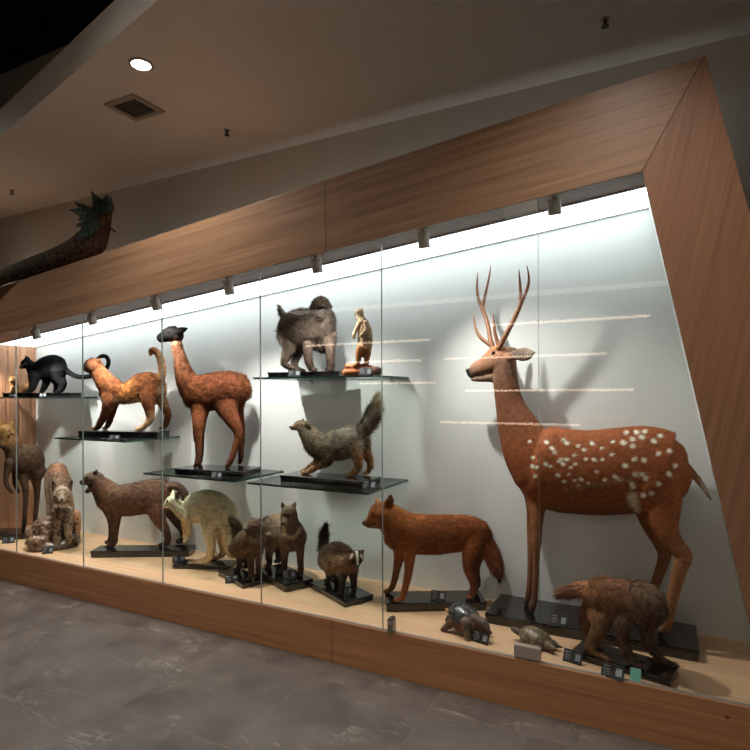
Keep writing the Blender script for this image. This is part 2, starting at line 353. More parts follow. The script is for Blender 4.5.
        tip[:, 2] = np.maximum(tip[:, 2], s.b[2]+.001)
        V = np.stack([A, B, tip], 1).reshape(-1, 3)-s.b; me = bpy.data.meshes.new(name)
        me.vertices.add(3*n); me.vertices.foreach_set('co', V.ravel()); me.loops.add(3*n); me.loops.foreach_set('vertex_index', np.arange(3*n))
        me.polygons.add(n); me.polygons.foreach_set('loop_start', np.arange(0, 3*n, 3)); me.polygons.foreach_set('use_smooth', [True]*n)
        me.update(calc_edges=True); me.validate()
        q = (np.floor(p/(.016*sc_*np.array((1.3, 1.3, .8)))+RNG.random(3)*9)).astype(int); hsh = np.sin(q @ np.array((127.1, 311.7, 74.7)))*43758.5453; clump = (hsh-np.floor(hsh))-.5
        sh = (1+.75*var*RNG.normal(0, 1, n)+2.2*var*clump).clip(.35, 1.8)[:, None]; cv = np.repeat(np.clip(cc*sh, 0, 1), 3, 0)
        at = me.color_attributes.new('coat', 'FLOAT_COLOR', 'POINT'); at.data.foreach_set('color', np.c_[cv, np.ones(3*n)].ravel())
        me.normals_split_custom_set_from_vertices(np.repeat(nn, 3, 0).tolist())
        me.materials.append(s.mat); o = bpy.data.objects.new(name, me); COL.objects.link(o); o.parent = s.o; o['kind'] = 'stuff'
        return s
    def hit(s, x, y):
        v = ray(x, y); h = s.bvh.ray_cast(Vector(CAM), Vector(v/np.linalg.norm(v)))
        return np.array(h[0]) if h[0] is not None else s.pt(x, y, 0)
    def part(s, name, geo, mat, smooth=True): return geo.obj(name, M[mat] if isinstance(mat, str) else mat, s.o, smooth=smooth, sharp=60)
    def eye(s, x, y, r, mat='eye', mirror=None, sink=.4):   # mirror: lateral (pixels) of the head's mid-plane
        p = s.hit(x, y); v = p-CAM; v /= np.linalg.norm(v); p = p+v*r*s.s*sink
        s.part('eye', Geo().sphere(p, r*s.s, 12), mat)
        if mirror is not None:
            q = p - s.n*2*(((p-s.b) @ s.n) - mirror*s.s); s.part('eye', Geo().sphere(q, r*s.s, 12), mat)
        return s
    def nose(s, x, y, rx, ry=None, rl=None, l=None, name='nose', mat='nose', tilt=0):
        ry = ry or rx; rl = rl or rx; p = s.hit(x, y) if l is None else s.pt(x, y, l); q = math.radians(tilt)
        ax = math.cos(q)*s.a+math.sin(q)*u0; az = -math.sin(q)*s.a+math.cos(q)*u0
        s.part(name, Geo().sphere(p, (rx*s.s, rl*s.s, ry*s.s), 12, [ax, s.n, az]), mat); return s
# ---------------------------------------------------------------- room
SPOT = 84
EXPO = 0
FILL = 170
YF, YG, YB, ZB, HC, YW = 2.6, 2.6125, 3.283, .227, 3.35, 3.575
XL = -5.298
top = lambda x: 2.7735+.1028*x          # case crown line
low = lambda x: 2.3762+.0966*x          # lower edge of the crown
cei = lambda x: 2.421+.0985*x           # case ceiling
pin = lambda z: -.085+.2046*(2.353-z)   # inner edge of the slanted end post
pout = lambda z: .143+.226*(2.789-z)    # outer edge
def struct(o): o['kind'] = 'structure'; return o
struct(Geo().box((-8.5, -3.2, -.06), (4.5, YW+.1, 0)).obj('floor', M['tile']))
struct(Geo().box((-8.5, YW, 0), (4.5, YW+.12, 4.9)).obj('wall_back', M['paint']))
struct(Geo().box((-8.6, -3.2, 0), (-8.5, YW, 4.9)).obj('wall_left', M['void']))
struct(Geo().box((4.5, -3.2, 0), (4.6, YW, 4.9)).obj('wall_right', M['paint']))
struct(Geo().box((-8.6, -3.3, 0), (4.6, -3.2, 4.9)).obj('wall_front', M['paint']))
sl = (1.948-2.443)/(-2.171+4.359); ye = lambda x: 2.443+sl*(x+4.359)
g = Geo(); g.prism([(-8.5, ye(-8.5), HC), (4.5, ye(4.5), HC), (4.5, YW, HC), (-8.5, YW, HC)], (0, 0, .2)); struct(g.obj('ceiling', M['ceil']))
struct(Geo().box((-8.6, -3.3, 4.9), (4.6, YW+.1, 5.0)).obj('ceiling_upper', M['void']))
# recessed downlights along the soffit: the one in view, and its row further along the walkway
def downlight(p, label, seen=True):
    r = empty('ceiling_downlight', p, label, 'ceiling light', 'recessed downlights')
    g = Geo(); n = 32
    for R1, z in ((.074, 0), (.074, -.008), (.062, -.012), (.058, 0)): pass
    ring = [[(p[0]+R1*math.cos(q), p[1]+R1*math.sin(q), p[2]+z) for q in np.linspace(0, 2*math.pi, n, False)] for R1, z in ((.070, -.001), (.069, -.006), (.054, -.009), (.052, -.001))]
    g.add(sum(ring, []), [(i*n+j, i*n+(j+1) % n, ((i+1) % 4)*n+(j+1) % n, ((i+1) % 4)*n+j) for i in range(4) for j in range(n)])
    g.obj('trim_ring', M['vent'], r, smooth=True)
    Geo().cyl((p[0], p[1], p[2]-.004), (p[0], p[1], p[2]-.001), .053, 28).obj('lamp_disc', M['lamp'], r)
    l = bpy.data.lights.new('downlight_beam', 'SPOT'); l.energy = DL; l.color = (1, .945, .88); l.spot_size = math.radians(125); l.spot_blend = .9; l.shadow_soft_size = .06
    lo = bpy.data.objects.new('downlight_beam', l); COL.objects.link(lo); lo.parent = r; lo.location = (0, 0, -.03)
DL = 115
downlight(tuple(at_z(141, 64, HC)), 'round white recessed downlight glowing in the ceiling above the air vent')
for i, x in enumerate((-5.75, -.2, 2.3)):
    downlight((x, (2.86 if x < -5 else 2.28-.22*(x+2.68)), HC), 'round recessed ceiling downlight of the walkway row outside the picture')
# added lamps, unseen in the black void, to brighten the case front and floor
def fill_lamp(p, to, e, label):
    r = empty('added_fill_lamp', p, label, 'spotlight', 'added fill lamps over the walkway'); p = np.array(p); dd = np.array(to)-p; dd /= np.linalg.norm(dd)
    Geo().cyl(p, (p[0], p[1], 4.899), .012, 10).obj('stem', M['spot'], r, smooth=True)
    Geo().cyl(p-dd*.06, p+dd*.09, .045, 20).obj('housing', M['spot'], r, smooth=True, sharp=40); Geo().cyl(p+dd*.09, p+dd*.092, .036, 18).obj('lens', M['lens'], r)
    l = bpy.data.lights.new('fill_beam', 'SPOT'); l.energy = e; l.color = (1, .95, .88); l.spot_size = math.radians(74); l.spot_blend = 1; l.shadow_soft_size = .08
    lo = bpy.data.objects.new('fill_beam', l); COL.objects.link(lo); lo.parent = r; lo.location = dd*.1; lo.rotation_euler = Vector(dd).to_track_quat('-Z', 'Y').to_euler()
fill_lamp((-6.0, .6, 4.7), (-4.6, 2.5, .9), FILL, 'added fill lamp over the far left of the walkway, outside the picture')
fill_lamp((-2.6, -.1, 4.7), (-2.3, 2.2, .6), FILL*.7, 'added fill lamp over the middle of the walkway, outside the picture')
# air vent
vp = [at_z(*q, HC) for q in ((104.8, 105), (130, 93), (165.4, 109.6), (138.4, 120))]
vx0, vx1, vy0, vy1 = -3.26, -2.98, 2.475, 2.73
r = empty('ceiling_vent', ((vx0+vx1)/2, (vy0+vy1)/2, HC), 'square louvred air vent set in the ceiling beside the downlight', 'vent')
g = Geo(); w = .035; z0, z1 = HC-.012, HC-.001
g.box((vx0, vy0, z0), (vx1, vy0+w, z1)); g.box((vx0, vy1-w, z0), (vx1, vy1, z1)); g.box((vx0, vy0+w, z0), (vx0+w, vy1-w, z1)); g.box((vx1-w, vy0+w, z0), (vx1, vy1-w, z1)); g.obj('frame', M['vent'], r)
Geo().box((vx0+w, vy0+w, HC-.004), (vx1-w, vy1-w, HC-.001)).obj('backing', M['duct'], r)
for i in range(8):
    y = vy0+w+.002+i*(vy1-vy0-2*w)/8
    Geo().prism([(vx0+w, y, HC-.013), (vx0+w, y+.007, HC-.004), (vx0+w, y+.009, HC-.005), (vx0+w, y+.003, HC-.014)], (vx1-vx0-2*w, 0, 0)).obj('slat', M['vent'], r)
# sprinkler heads
for (px, py), lb in (((227, 133), 'small sprinkler head on the ceiling right of the air vent'), ((605, 22), 'small sprinkler head on the ceiling above the raised right corner of the case'), ((12, 193), 'small sprinkler head on the ceiling at far left above the log')):
    p = at_z(px, py-3, HC); r = empty('sprinkler_head', tuple(p), lb, 'sprinkler', 'ceiling sprinklers')
    Geo().cyl(p-u0*.001, p-u0*.006, .022, 16).obj('cover_plate', M['vent'], r, smooth=True)
    Geo().cyl(p-u0*.006, p-u0*.035, .007, 10).cyl(p-u0*.035, p-u0*.039, .02, 12).obj('nozzle', M['nose'], r, smooth=True)
# ---------------------------------------------------------------- display case
case = empty('display_case', (-2.3, YF, 0), 'long wood-framed glass display case with slanted crown and end post', 'display case')
# base front, in panels with fine joints
bx = [-6.0, -3.565, -1.605, pout(0)]
for a, b in zip(bx[:-1], bx[1:]):
    g = Geo(); last = b > 0
    g.prism([(a+.0015, YF, 0), ((pout(0) if last else b-.0015), YF, 0), ((pout(ZB) if last else b-.0015), YF, ZB), (a+.0015, YF, ZB)], (0, .03, 0)); g.obj('base_panel', M['wood_base'], case, bevel=.0012)
Geo().prism([(-6.0, YF+.032, .0), (pout(0), YF+.032, 0), (pout(ZB), YF+.032, ZB-.012), (-6, YF+.032, ZB-.012)], (0, YB-YF, 0)).obj('carcass', M['wood_dark'], case)
Geo().box((-6.0, YF+.03, ZB-.01), (pout(ZB)-.02, YB+.02, ZB)).obj('floor_board', M['wood_floor'], case)
Geo().box((-6.0, YF+.009, ZB+.0002), (pin(ZB)-.001, YF+.024, ZB+.005)).obj('glass_track', M['track'], case)
# crown
tx = [-6.0, -3.602, -1.633]
PT = (.143, top(.143)); PI = (-.085, low(-.085))
for i, a in enumerate(tx):
    g = Geo()
    if i < 2: b = tx[i+1]; poly = [(a+.0015, low(a)), (b-.0015, low(b)), (b-.0015, top(b)), (a+.0015, top(a))]
    else: poly = [(a+.0015, low(a)), (PI[0]-.001, PI[1]), (PT[0]-.001, PT[1]), (a+.0015, top(a))]
    g.prism([(x, YF, z) for x, z in poly], (0, .03, 0)); g.obj('crown_panel', M['wood'], case, bevel=.0015)
g = Geo(); g.prism([(x, YF+.032, z-.002) for x, z in ((-6, top(-6)-.03), (PT[0]-.01, PT[1]-.03), (PT[0]-.01, PT[1]), (-6, top(-6)))], (0, YB-YF, 0)); g.obj('top_board', M['wood'], case)
g = Geo(); g.prism([(x, YF, z) for x, z in ((PI[0]+.001, PI[1]), (PT[0]+.001, PT[1]), (pout(ZB), ZB), (pin(ZB), ZB))], (0, .03, 0)); g.obj('end_post_panel', M['wood_pillar'], case, bevel=.0015)
g = Geo(); g.prism([(PT[0]-.03, YF+.03, PT[1]-.01), (PT[0], YF+.03, PT[1]-.003), (pout(0), YF+.03, 0), (pout(0)-.03, YF+.03, 0)], (0, YB-YF, 0)); g.obj('end_post_side', M['wood_pillar'], case)
g = Geo(); g.prism([(pin(2.5)+.02, YF+.03, 2.5), (pin(2.5)+.05, YF+.03, 2.5), (pin(ZB)+.05, YF+.03, ZB+.001), (pin(ZB)+.02, YF+.03, ZB+.001)], (0, YB-YF-.031, 0)); g.obj('end_post_lining', M['white_board'], case)
g = Geo(); g.prism([(-6, YF, 0), (-5.75, YF, 0), (-5.75, YF, low(-5.75)), (-6, YF, low(-6))], (0, .03, 0)); g.obj('left_post_panel', M['wood_pillar'], case)
# crown back (inside) and ceiling: veneered strip at the front, luminous sheet behind it
yl = 2.925
Geo().prism([(-6, YF+.03, low(-6)+.001), (PI[0], YF+.03, PI[1]+.001), (PI[0], YF+.03, cei(PI[0])+.02), (-6, YF+.03, cei(-6)+.02)], (0, .012, 0)).obj('crown_lining', M['wood_dark'], case)
Geo().prism([(XL, YF+.042, cei(XL)), (.1, YF+.042, cei(.1)), (.1, yl, cei(.1)), (XL, yl, cei(XL))], (0, 0, .02)).obj('soffit_strip', M['wood_dark'], case)
Geo().prism([(XL, yl+.004, cei(XL)), (.1, yl+.004, cei(.1)), (.1, YB, cei(.1)), (XL, YB, cei(XL))], (0, 0, .02)).obj('luminous_ceiling', M['light'], case)
Geo().prism([(XL, yl-.008, cei(XL)-.006), (.08, yl-.008, cei(.08)-.006), (.08, yl+.006, cei(.08)-.006), (XL, yl+.006, cei(XL)-.006)], (0, 0, .005)).obj('light_edge_trim', M['track'], case)
Geo().prism([(XL, YB-.012, cei(XL)-.004), (.08, YB-.012, cei(.08)-.004), (.08, YB-.001, cei(.08)-.004), (XL, YB-.001, cei(XL)-.004)], (0, 0, .003)).obj('light_edge_trim', M['track'], case)
# back panel and left end panel, each board butted to the next
jb = [XL, -4.86, -3.64, -2.42, -1.20]
Geo().prism([(-1.1998, YB, ZB), (pin(ZB)+.05, YB, ZB), (pin(2.45)+.05, YB, 2.45), (-1.1998, YB, cei(-1.2)+.02)], (0, .018, 0)).obj('back_panel', M['white_board'], case)
for a, b in zip(jb[:-1], jb[1:]):
    Geo().prism([(a+.0002, YB, ZB), (b-.0002, YB, ZB), (b-.0002, YB, min(cei(b), cei(.1))+.02), (a+.0002, YB, cei(a)+.02)], (0, .018, 0)).obj('back_panel', M['white_board'], case)
Geo().box((XL-.02, YF+.03, ZB), (XL, YB, cei(XL))).obj('left_end_panel', M['wood_end'], case)
g = Geo()
for i in range(6): y = YF+.1+i*.11; g.box((XL, y, ZB), (XL+.004, y+.085, cei(XL)-.001))
g.obj('end_slats', M['wood_end'], case, bevel=.0015)
# glass panes
gx = [v*1.0063 for v in (-5.215, -4.44, -3.655, -2.874, -2.082, -1.298, -.509)]
def pane(a, b, slant=False):
    t = .008; g = Geo(); zt = lambda x: low(x)-.001
    if slant: poly = [(a+.0015, ZB+.004), (pin(ZB+.004)-.001, ZB+.004), (pin(2.366)-.001, zt(-.088)), (a+.0015, zt(a))]
    else: poly = [(a+.0015, ZB+.004), (b-.0015, ZB+.004), (b-.0015, zt(b)), (a+.0015, zt(a))]
    g.prism([(x, YG, z) for x, z in poly], (0, t, 0)); o = g.obj('glass_pane', M['glass'], case)
    o.data.materials.append(M['glass_edge']); o.data.materials.append(M['glass_back'])
    for p in o.data.polygons:
        if abs(p.normal.y) < .5: p.material_index = 1
        elif p.normal.y > .5: p.material_index = 2
    return o
for a, b in zip(gx[:-1], gx[1:]): pane(a, b)
pane(gx[-1], None, True)
# hardware on the door pane: lock, bottom patch hinge, top patch hinge
lp = at_y(391.5, 632, YG-.012); g = Geo()
g.prism([(lp[0]+.0155*math.cos(q)+0, YG-.03, lp[2]+.062+.0155*math.sin(q)) for q in np.linspace(0, math.pi, 9)] + [(lp[0]-.0155, YG-.03, lp[2]), (lp[0]+.0155, YG-.03, lp[2])], (0, .042, 0))
lock = g.obj('lock', M['metal'], case, bevel=.004, smooth=True)
c = np.array((lp[0], YG-.03, lp[2]+.052)); Geo().cyl(c, c-np.array((0, .006, 0)), .0095, 16).obj('keyhole', M['clamp'], lock, smooth=True)
a0, a1 = at_y(514, 660, YG-.008), at_y(541, 664.5, YG-.008)
Geo().box((a0[0], YG-.012, ZB+.012), (a1[0]-.002, YG+.02, ZB+.066)).obj('bottom_hinge_clamp', M['clamp'], case, bevel=.002)
Geo().cyl(((a0[0]+a1[0])/2+.01, YG, ZB-.002), ((a0[0]+a1[0])/2+.01, YG, ZB+.014), .012, 14).obj('hinge_pivot', M['metal'], case, smooth=True)
zt = low(-.58); Geo().prism([(-.665, YG-.012, low(-.665)-.052), (-.512, YG-.012, low(-.512)-.052), (-.512, YG-.012, low(-.512)-.002), (-.665, YG-.012, low(-.665)-.002)], (0, .032, 0)).obj('top_hinge_clamp', M['hinge'], case, bevel=.002)
# screw hole plug on the base near the right end
hp = at_y(727, 717, YF); Geo().cyl(hp+np.array((0, .004, 0)), hp-np.array((0, .0012, 0)), .008, 12).obj('screw_cap', M['wood_dark'], case)
# ---------------------------------------------------------------- spotlights under the case ceiling
sn = ['leftmost small grey spotlight, above the black long-tailed animal', 'small grey spotlight above the left shoulder of the golden cat', 'small grey spotlight just left of the black-faced brown head', 'small grey spotlight above the llama-like animal\'s rump', 'small grey spotlight above the big grey-brown monkey', 'small grey spotlight between the monkey shelf and the deer antlers', 'small grey spotlight at the raised right end beside the top hinge', 'small grey spotlight at the left end, just outside the picture, lighting the rearing animal']
def aim(o, d): o.rotation_euler = Vector(d).to_track_quat('-Z', 'Y').to_euler()
for (px, py), lb in zip([(35, 331), (91, 316), (155, 301), (228, 285), (316, 262), (423, 236), (554, 201), (-21, 347)], sn):
    p = at_y(px, py, 2.74); x = p[0]; zt = cei(x); d = np.array((.0, .34, -1.)); d /= np.linalg.norm(d)
    r = empty('case_spotlight', (x, 2.74, zt), lb, 'spotlight', 'spotlights under the case ceiling')
    b0 = np.array((x, 2.74, zt-.032)); Geo().cyl((x, 2.74, zt-.04), (x, 2.74, zt-.0015), .012, 12).obj('stem', M['spot'], r, smooth=True)
    b1 = np.array((x, 2.74, p[2]-.058)); b1 = b1+np.array((0, .02, 0))
    dd = (b1-b0)/np.linalg.norm(b1-b0)
    hs = Geo().cyl(b0+dd*-.012, b1, .031, 24).obj('housing', M['spot'], r, smooth=True, sharp=40)
    Geo().cyl(b1, b1+dd*.002, .024, 20).obj('lens', M['lens'], hs)
    l = bpy.data.lights.new('spot_beam', 'SPOT'); l.energy = SPOT*(.1 if px == 554 else .8 if px == 423 else .72 if px == 91 else .6 if px == 316 else .7 if px == 155 else .55 if px == -21 else 1); l.color = (1, .97, .92); l.spot_size = math.radians(104); l.spot_blend = 1; l.shadow_soft_size = .018
    lo = bpy.data.objects.new('spot_beam', l); COL.objects.link(lo); lo.parent = r; q = b1+dd*.01; lo.location = q-np.array((x, 2.74, zt)); aim(lo, (.42 if px == 423 else 0, .2, -1))
# ---------------------------------------------------------------- glass shelves
def shelf(x0, x1, y0, z, label):
    g = Geo().prism([(x0, y0, z-.012), (x1, y0, z-.012), (x1, YB-.003, z-.012), (x0, YB-.003, z-.012)], (0, 0, .012))
    o = g.obj('glass_shelf', M['shelf_glass'], None, origin=((x0+x1)/2, y0, z)); tag(o, label, 'shelf', 'clear glass shelves')
    o.data.materials.append(M['shelf_edge'])
    for p in o.data.polygons:
        if abs(p.normal.z) < .5: p.material_index = 1
    for x in (x0+.12, x1-.12): Geo().box((x-.01, YB-.016, z-.02), (x+.01, YB-.001, z-.0125)).obj('bracket', M['track'], o)
ZC, ZG, ZL, ZX, ZT = 1.43, 1.115, .90, .903, 1.552
shelf(-5.25, -4.42, 2.77, ZC, 'glass shelf seen edge-on under the black long-tailed animal')
shelf(-4.24, -3.43, 2.77, ZG, 'glass shelf holding the golden cat on its plinth')
shelf(-3.25, -2.425, 2.77, ZL, 'glass shelf holding the brown llama-like animal with a black face')
shelf(-2.30, -1.455, 2.74, ZX, 'glass shelf holding the grey fox-like animal, below the monkey')
shelf(-2.30, -1.45, 2.80, ZT, 'topmost glass shelf, holding the grey-brown monkey and the standing small animal')
# ---------------------------------------------------------------- the lit bird case across the walkway (seen mirrored in the panes)
opp = empty('opposite_case', (-1.6, -1.3, 0), 'lit shelving case across the walkway, seen only as reflections in the glass', 'display case')
Geo().box((-4.6, -1.36, 0), (1.2, -1.32, 2.62)).obj('back_panel', M['grey_board'], opp)
Geo().box((-4.6, -1.32, 0), (1.2, -.86, .3)).obj('base_panel', M['wood_base'], opp)
Geo().box((-4.6, -.90, 2.53), (1.2, -.86, 2.85)).obj('crown_panel', M['wood'], opp)
Geo().box((-4.6, -1.32, 2.55), (1.2, -.90, 2.57)).obj('soffit_strip', M['wood_dark'], opp)
Geo().box((-4.55, -1.31, 2.545), (1.15, -1.0, 2.549)).obj('luminous_ceiling', M['light2'], opp)
for x0, x1, z in ((-1.70, -.13, 2.184), (-2.22, -.52, 1.834), (-1.98, -.28, 1.474), (-2.28, -.78, 1.12), (-4.1, -2.40, 2.06), (-3.47, -2.5, 1.829), (-3.32, -2.33, 1.568)):
    Geo().box((x0, -1.31, z-.006), (x1, -.822, z+.006)).obj('shelf_board', M['glass_edge'], opp)
    Geo().box((x0, -.82, z-.011), (x1, -.808, z+.011)).obj('light_strip', M['strip'], opp)
# ---------------------------------------------------------------- plinths and label cards
def plinth(P0, P1, depth, h, z, label, group='black display plinths', bev=.006):
    P0, P1 = np.array(P0, float), np.array(P1, float); P0[2] = P1[2] = z; a = (P1-P0); L = np.linalg.norm(a); a /= L; n = np.array((-a[1], a[0], 0))
    over = max(0, max((P0+n*depth)[1], (P1+n*depth)[1])-(YB-.008))
    if over: depth -= over/n[1]
    mid = (P0+P1)/2+n*depth/2; r = empty('display_plinth', tuple(mid - u0*0), label, 'plinth', group)
    def slab(d, z0, z1): return Geo().prism([P0+a*d+n*d+u0*z0, P1-a*d+n*d+u0*z0, P1-a*d+n*(depth-d)+u0*z0, P0+a*d+n*(depth-d)+u0*z0], (0, 0, z1-z0))
    slab(.004, 0.0006, h*.66).obj('plinth_base', M['plinth'], r, bevel=.002)
    slab(0, h*.66, h).obj('plinth_top', M['plinth'], r, bevel=min(bev, h*.12))
    return mid+u0*h, math.degrees(math.atan2(a[1], a[0])), (P0, P1, n, depth)
def card(p, yaw, label, w=.085, h=.056, tilt=24, mat='card', ink=True, patch=True, cat='label card', group='black label cards'):
    """small leaning card with printed lines; p = world point at the middle of its lower edge"""
    p = np.array(p, float); yw = math.radians(yaw); a = np.array((math.cos(yw), math.sin(yw), 0)); n = np.array((-math.sin(yw), math.cos(yw), 0)); t = math.radians(tilt)
    v = u0*math.cos(t)+n*math.sin(t); o = -(np.cross(v, a)*1.); o = o if o @ n < 0 else -o
    r = empty('label_card', tuple(p), label, cat, group)
    Q = lambda u, w_, d=0: p+a*u+v*w_+o*d
    face = Geo().prism([Q(-w/2, 0), Q(w/2, 0), Q(w/2, h), Q(-w/2, h)], -o*.003).obj('card_face', M[mat], r, bevel=.0006)
    if not mat == 'mint':
        Geo().prism([Q(-w/2, .002, -.003), Q(w/2, .002, -.003), Q(w/2, h*.95, -.003)+0*o, Q(-w/2, h*.95, -.003)], -o*.004).obj('card_backing', M['card'], r)
        q = p+n*(math.sin(t)*h*.8+.01); q[2] = p[2]
        Geo().prism([Q(-w/3, h*.5, -.0075), Q(w/3, h*.5, -.0075), q+a*w/3+u0*.0008, q-a*w/3+u0*.0008], n*.002).obj('foot', M['card'], r)
    if ink:
        g = Geo(); rr = random.Random(int(abs(p[0]*977+p[2]*131)))
        for row, (y, hh, k) in enumerate(((.74, .11, 4), (.54, .07, 6), (.38, .07, 6), (.22, .06, 5))):
            x = -.42
            for i in range(k):
                ww = (.055 if row == 0 else .04)
                for s_ in range(3):                           # strokes of a character
                    if rr.random() < .5: x0, y0, dx, dy = x, y+hh*s_/3, ww, hh*.16
                    else: x0, y0, dx, dy = x+ww*s_/3, y, ww*.2, hh*.9
                    g.prism([Q(x0*w, y0*h, .0002), Q((x0+dx)*w, y0*h, .0002), Q((x0+dx)*w, (y0+dy)*h, .0002), Q(x0*w, (y0+dy)*h, .0002)], o*.0004)
                x += ww*1.45
        g.obj('lettering', M['ink'], face)
    if patch:
        Geo().prism([Q(.14*w, .26*h, .0002), Q(.42*w, .26*h, .0002), Q(.42*w, .80*h, .0002), Q(.14*w, .80*h, .0002)], o*.0004).obj('pale_sticker', M['sticker'], face)
    return r
M['sticker'] = plain('pale_sticker', (128, 136, 142), .5)
gz = lambda x, y, Z=ZB: at_z(x, y, Z)
# ================================================================ spotted deer
base, ang, _ = plinth((-.862, 2.935, 0), (.132, 2.935, 0), .33, .052, ZB, 'long black plinth on the case floor under the spotted deer')
base = np.array((-.33, 3.09, base[2]))
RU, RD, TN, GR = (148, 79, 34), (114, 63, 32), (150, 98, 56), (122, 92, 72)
d = Animal('sika_deer', 'tall antlered deer with a white-spotted russet coat on a black plinth', 'deer', base, 0, vox=.75)
d.torso([(522, 436, 482, .5), (540, 424, 506, .56), (560, 427, 513), (590, 430, 515), (622, 428.5, 513), (645, 427.5, 511), (662, 433, 520), (676, 446, 512), (684, 464, 498, .5)], .56, c=[RU, RU, RU, RU, RU, RU, RU, RU])
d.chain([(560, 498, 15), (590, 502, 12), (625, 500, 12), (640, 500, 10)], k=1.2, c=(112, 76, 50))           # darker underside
d.chain([(503, 362, 14), (506, 385, 13.5), (510, 405, 15.5), (517, 425, 21), (528, 450, 27), (540, 470, 30)], k=.72, c=[GR, (112, 72, 48), (116, 70, 42), RU, RU], f=.7)   # neck
d.chain([(471.8, 373.2, 5.6), (476, 370, 8.2), (483, 367, 10.2), (491, 363.5, 13), (500, 361, 14.2), (505, 363, 12.5)], k=.72, c=[(96, 72, 58), (132, 100, 78), (140, 98, 70), (138, 92, 62), (130, 84, 54)], f=.25)
d.chain([(474, 378.5, 3.6), (482, 377.5, 5), (493, 376, 7), (500, 376, 8)], k=.8, c=(150, 122, 98), f=.25)      # lower jaw
d.chain([(508, 357, 3.5), (515, 355, 5.2), (522, 354.5, 7.2), (528, 354, 6.5), (533, 352.8, 3), (535.5, 352.2, .8)], -9, -16, k=.34, c=[TN, (110, 92, 78), (150, 132, 116), (88, 70, 56)], f=.4)
d.chain([(500, 354, 3), (505, 352, 4.5), (511, 351, 5), (516, 350, 3), (518, 349.5, 1)], 9, 24, k=.34, c=(120, 96, 78), f=.4)
LG = [RU, (140, 86, 46), (142, 90, 52), (140, 92, 58), (132, 88, 56), (124, 82, 54), (112, 74, 50), (96, 64, 46), (30, 25, 23)]
d.chain([(538, 488, 17), (537, 505, 10), (536.5, 522, 7), (536.3, 543, 5.4), (536, 560, 4), (535.5, 580, 3.8), (534.5, 598, 3.9), (532.5, 605, 4.2), (531.5, 611, 3.6)], -13, ground=True, paw=0, k=.9, c=LG, f=.35)
d.chain([(536, 490, 15), (534, 508, 8.5), (532, 525, 6), (531.5, 545, 5), (530.5, 565, 3.7), (529.5, 585, 3.5), (528, 598, 3.8), (526.5, 604, 3.4)], 12, ground=True, paw=0, k=.9, c=LG, f=.35)
d.chain([(655, 478, 22), (658, 494, 21), (661, 512, 17.5), (666, 530, 12), (675, 545, 9.2), (683.5, 556, 8.2), (679, 572, 6.9), (674.5, 590, 5.8), (670, 609, 5.3), (666.5, 624, 5.6), (663, 631.5, 5), (661, 634, 3.8)], -14, ground=True, paw=0, k=.72, c=[RU, RU, (150, 84, 42), (146, 88, 48), (148, 96, 56), (152, 102, 60), (158, 106, 62), (158, 106, 62), (150, 100, 60), (120, 84, 54), (30, 25, 23)], f=.4)
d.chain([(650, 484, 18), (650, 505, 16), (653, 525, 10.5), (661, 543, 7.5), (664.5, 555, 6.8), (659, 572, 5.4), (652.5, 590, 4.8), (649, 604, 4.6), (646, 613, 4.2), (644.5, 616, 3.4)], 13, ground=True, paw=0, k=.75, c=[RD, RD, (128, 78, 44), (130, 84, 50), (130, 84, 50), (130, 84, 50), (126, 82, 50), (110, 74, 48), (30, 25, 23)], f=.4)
d.chain([(684, 463, 3.4), (691, 471, 3), (698, 480, 3), (705, 490, 2.3), (711, 500, .8)], c=[RU, (60, 42, 32), (150, 130, 108), (190, 176, 156), (70, 56, 48)], f=.8)
d.chain([(490.5, 354, 5), (496, 350.5, 5.5), (502, 351, 6)], 0, k=1.3, c=TN, f=.2)                              # brow ridge
Z4 = [(95,70),(105,122),(103,150),(118,155),(113,183),(150,72),(165,90),(175,105),(147,143),(163,152),(205,65),(215,75),(252,85),(272,97),(298,75),(330,92),(366,71),(400,73),(409,42),(443,40),(460,55),(470,38),(190,135),(203,143),(228,155),(243,143),(215,128),(240,116),(278,127),(305,129),(332,130),(362,113),(187,180),(222,178),(207,200),(262,193),(240,198),(313,168),(405,148),(436,128),(431,85),(440,177),(460,178),(473,190),(468,130),(515,110),(550,100),(500,68),(520,52),(432,218),(465,245),(492,240),(516,208),(550,175),(570,150),(430,62),(255,215),(285,208),(340,196),(372,183),(170,95),(197,128),(382,192),(427,208)]
sp = []
for i, (x, y) in enumerate(Z4):
    R_ = 1.65+.45*((i*7) % 3)/2 + (.7 if x > 395 else 0); sp += [(500+x*.3067, 420+y*.3067, R_), (500+x*.3067+1.2, 420+y*.3067+.5*((i % 3)-1), R_*.9)]
d.spots(sp, (236, 222, 198)); d.spots([(x, 478+(640-x)*.16+(x > 630)*2, 3.2) for x in range(566, 632, 7)], (150, 112, 78)); d.spots([(632, 497, 6), (634, 503, 6), (637, 509, 4)], (206, 188, 160))
d.spots([(466.5, 370, 3.4), (468, 373, 3)], (24, 20, 19)); d.spots([(660, 635, 3.6), (644, 617, 3.2), (531, 613.5, 3.4), (526, 606, 3)], (26, 22, 20))
d.spots([(470+i*2.2, 377.2-.3*i, 1.2) for i in range(7)], (46, 36, 32))
d.build(9).fur(15000, .014, .0016, .22, .12, .25, .2)
d.eye(493.5, 353.3, 2.5, mirror=0); d.nose(468.2, 370.6, 2.6, 2.6, 4, l=0)
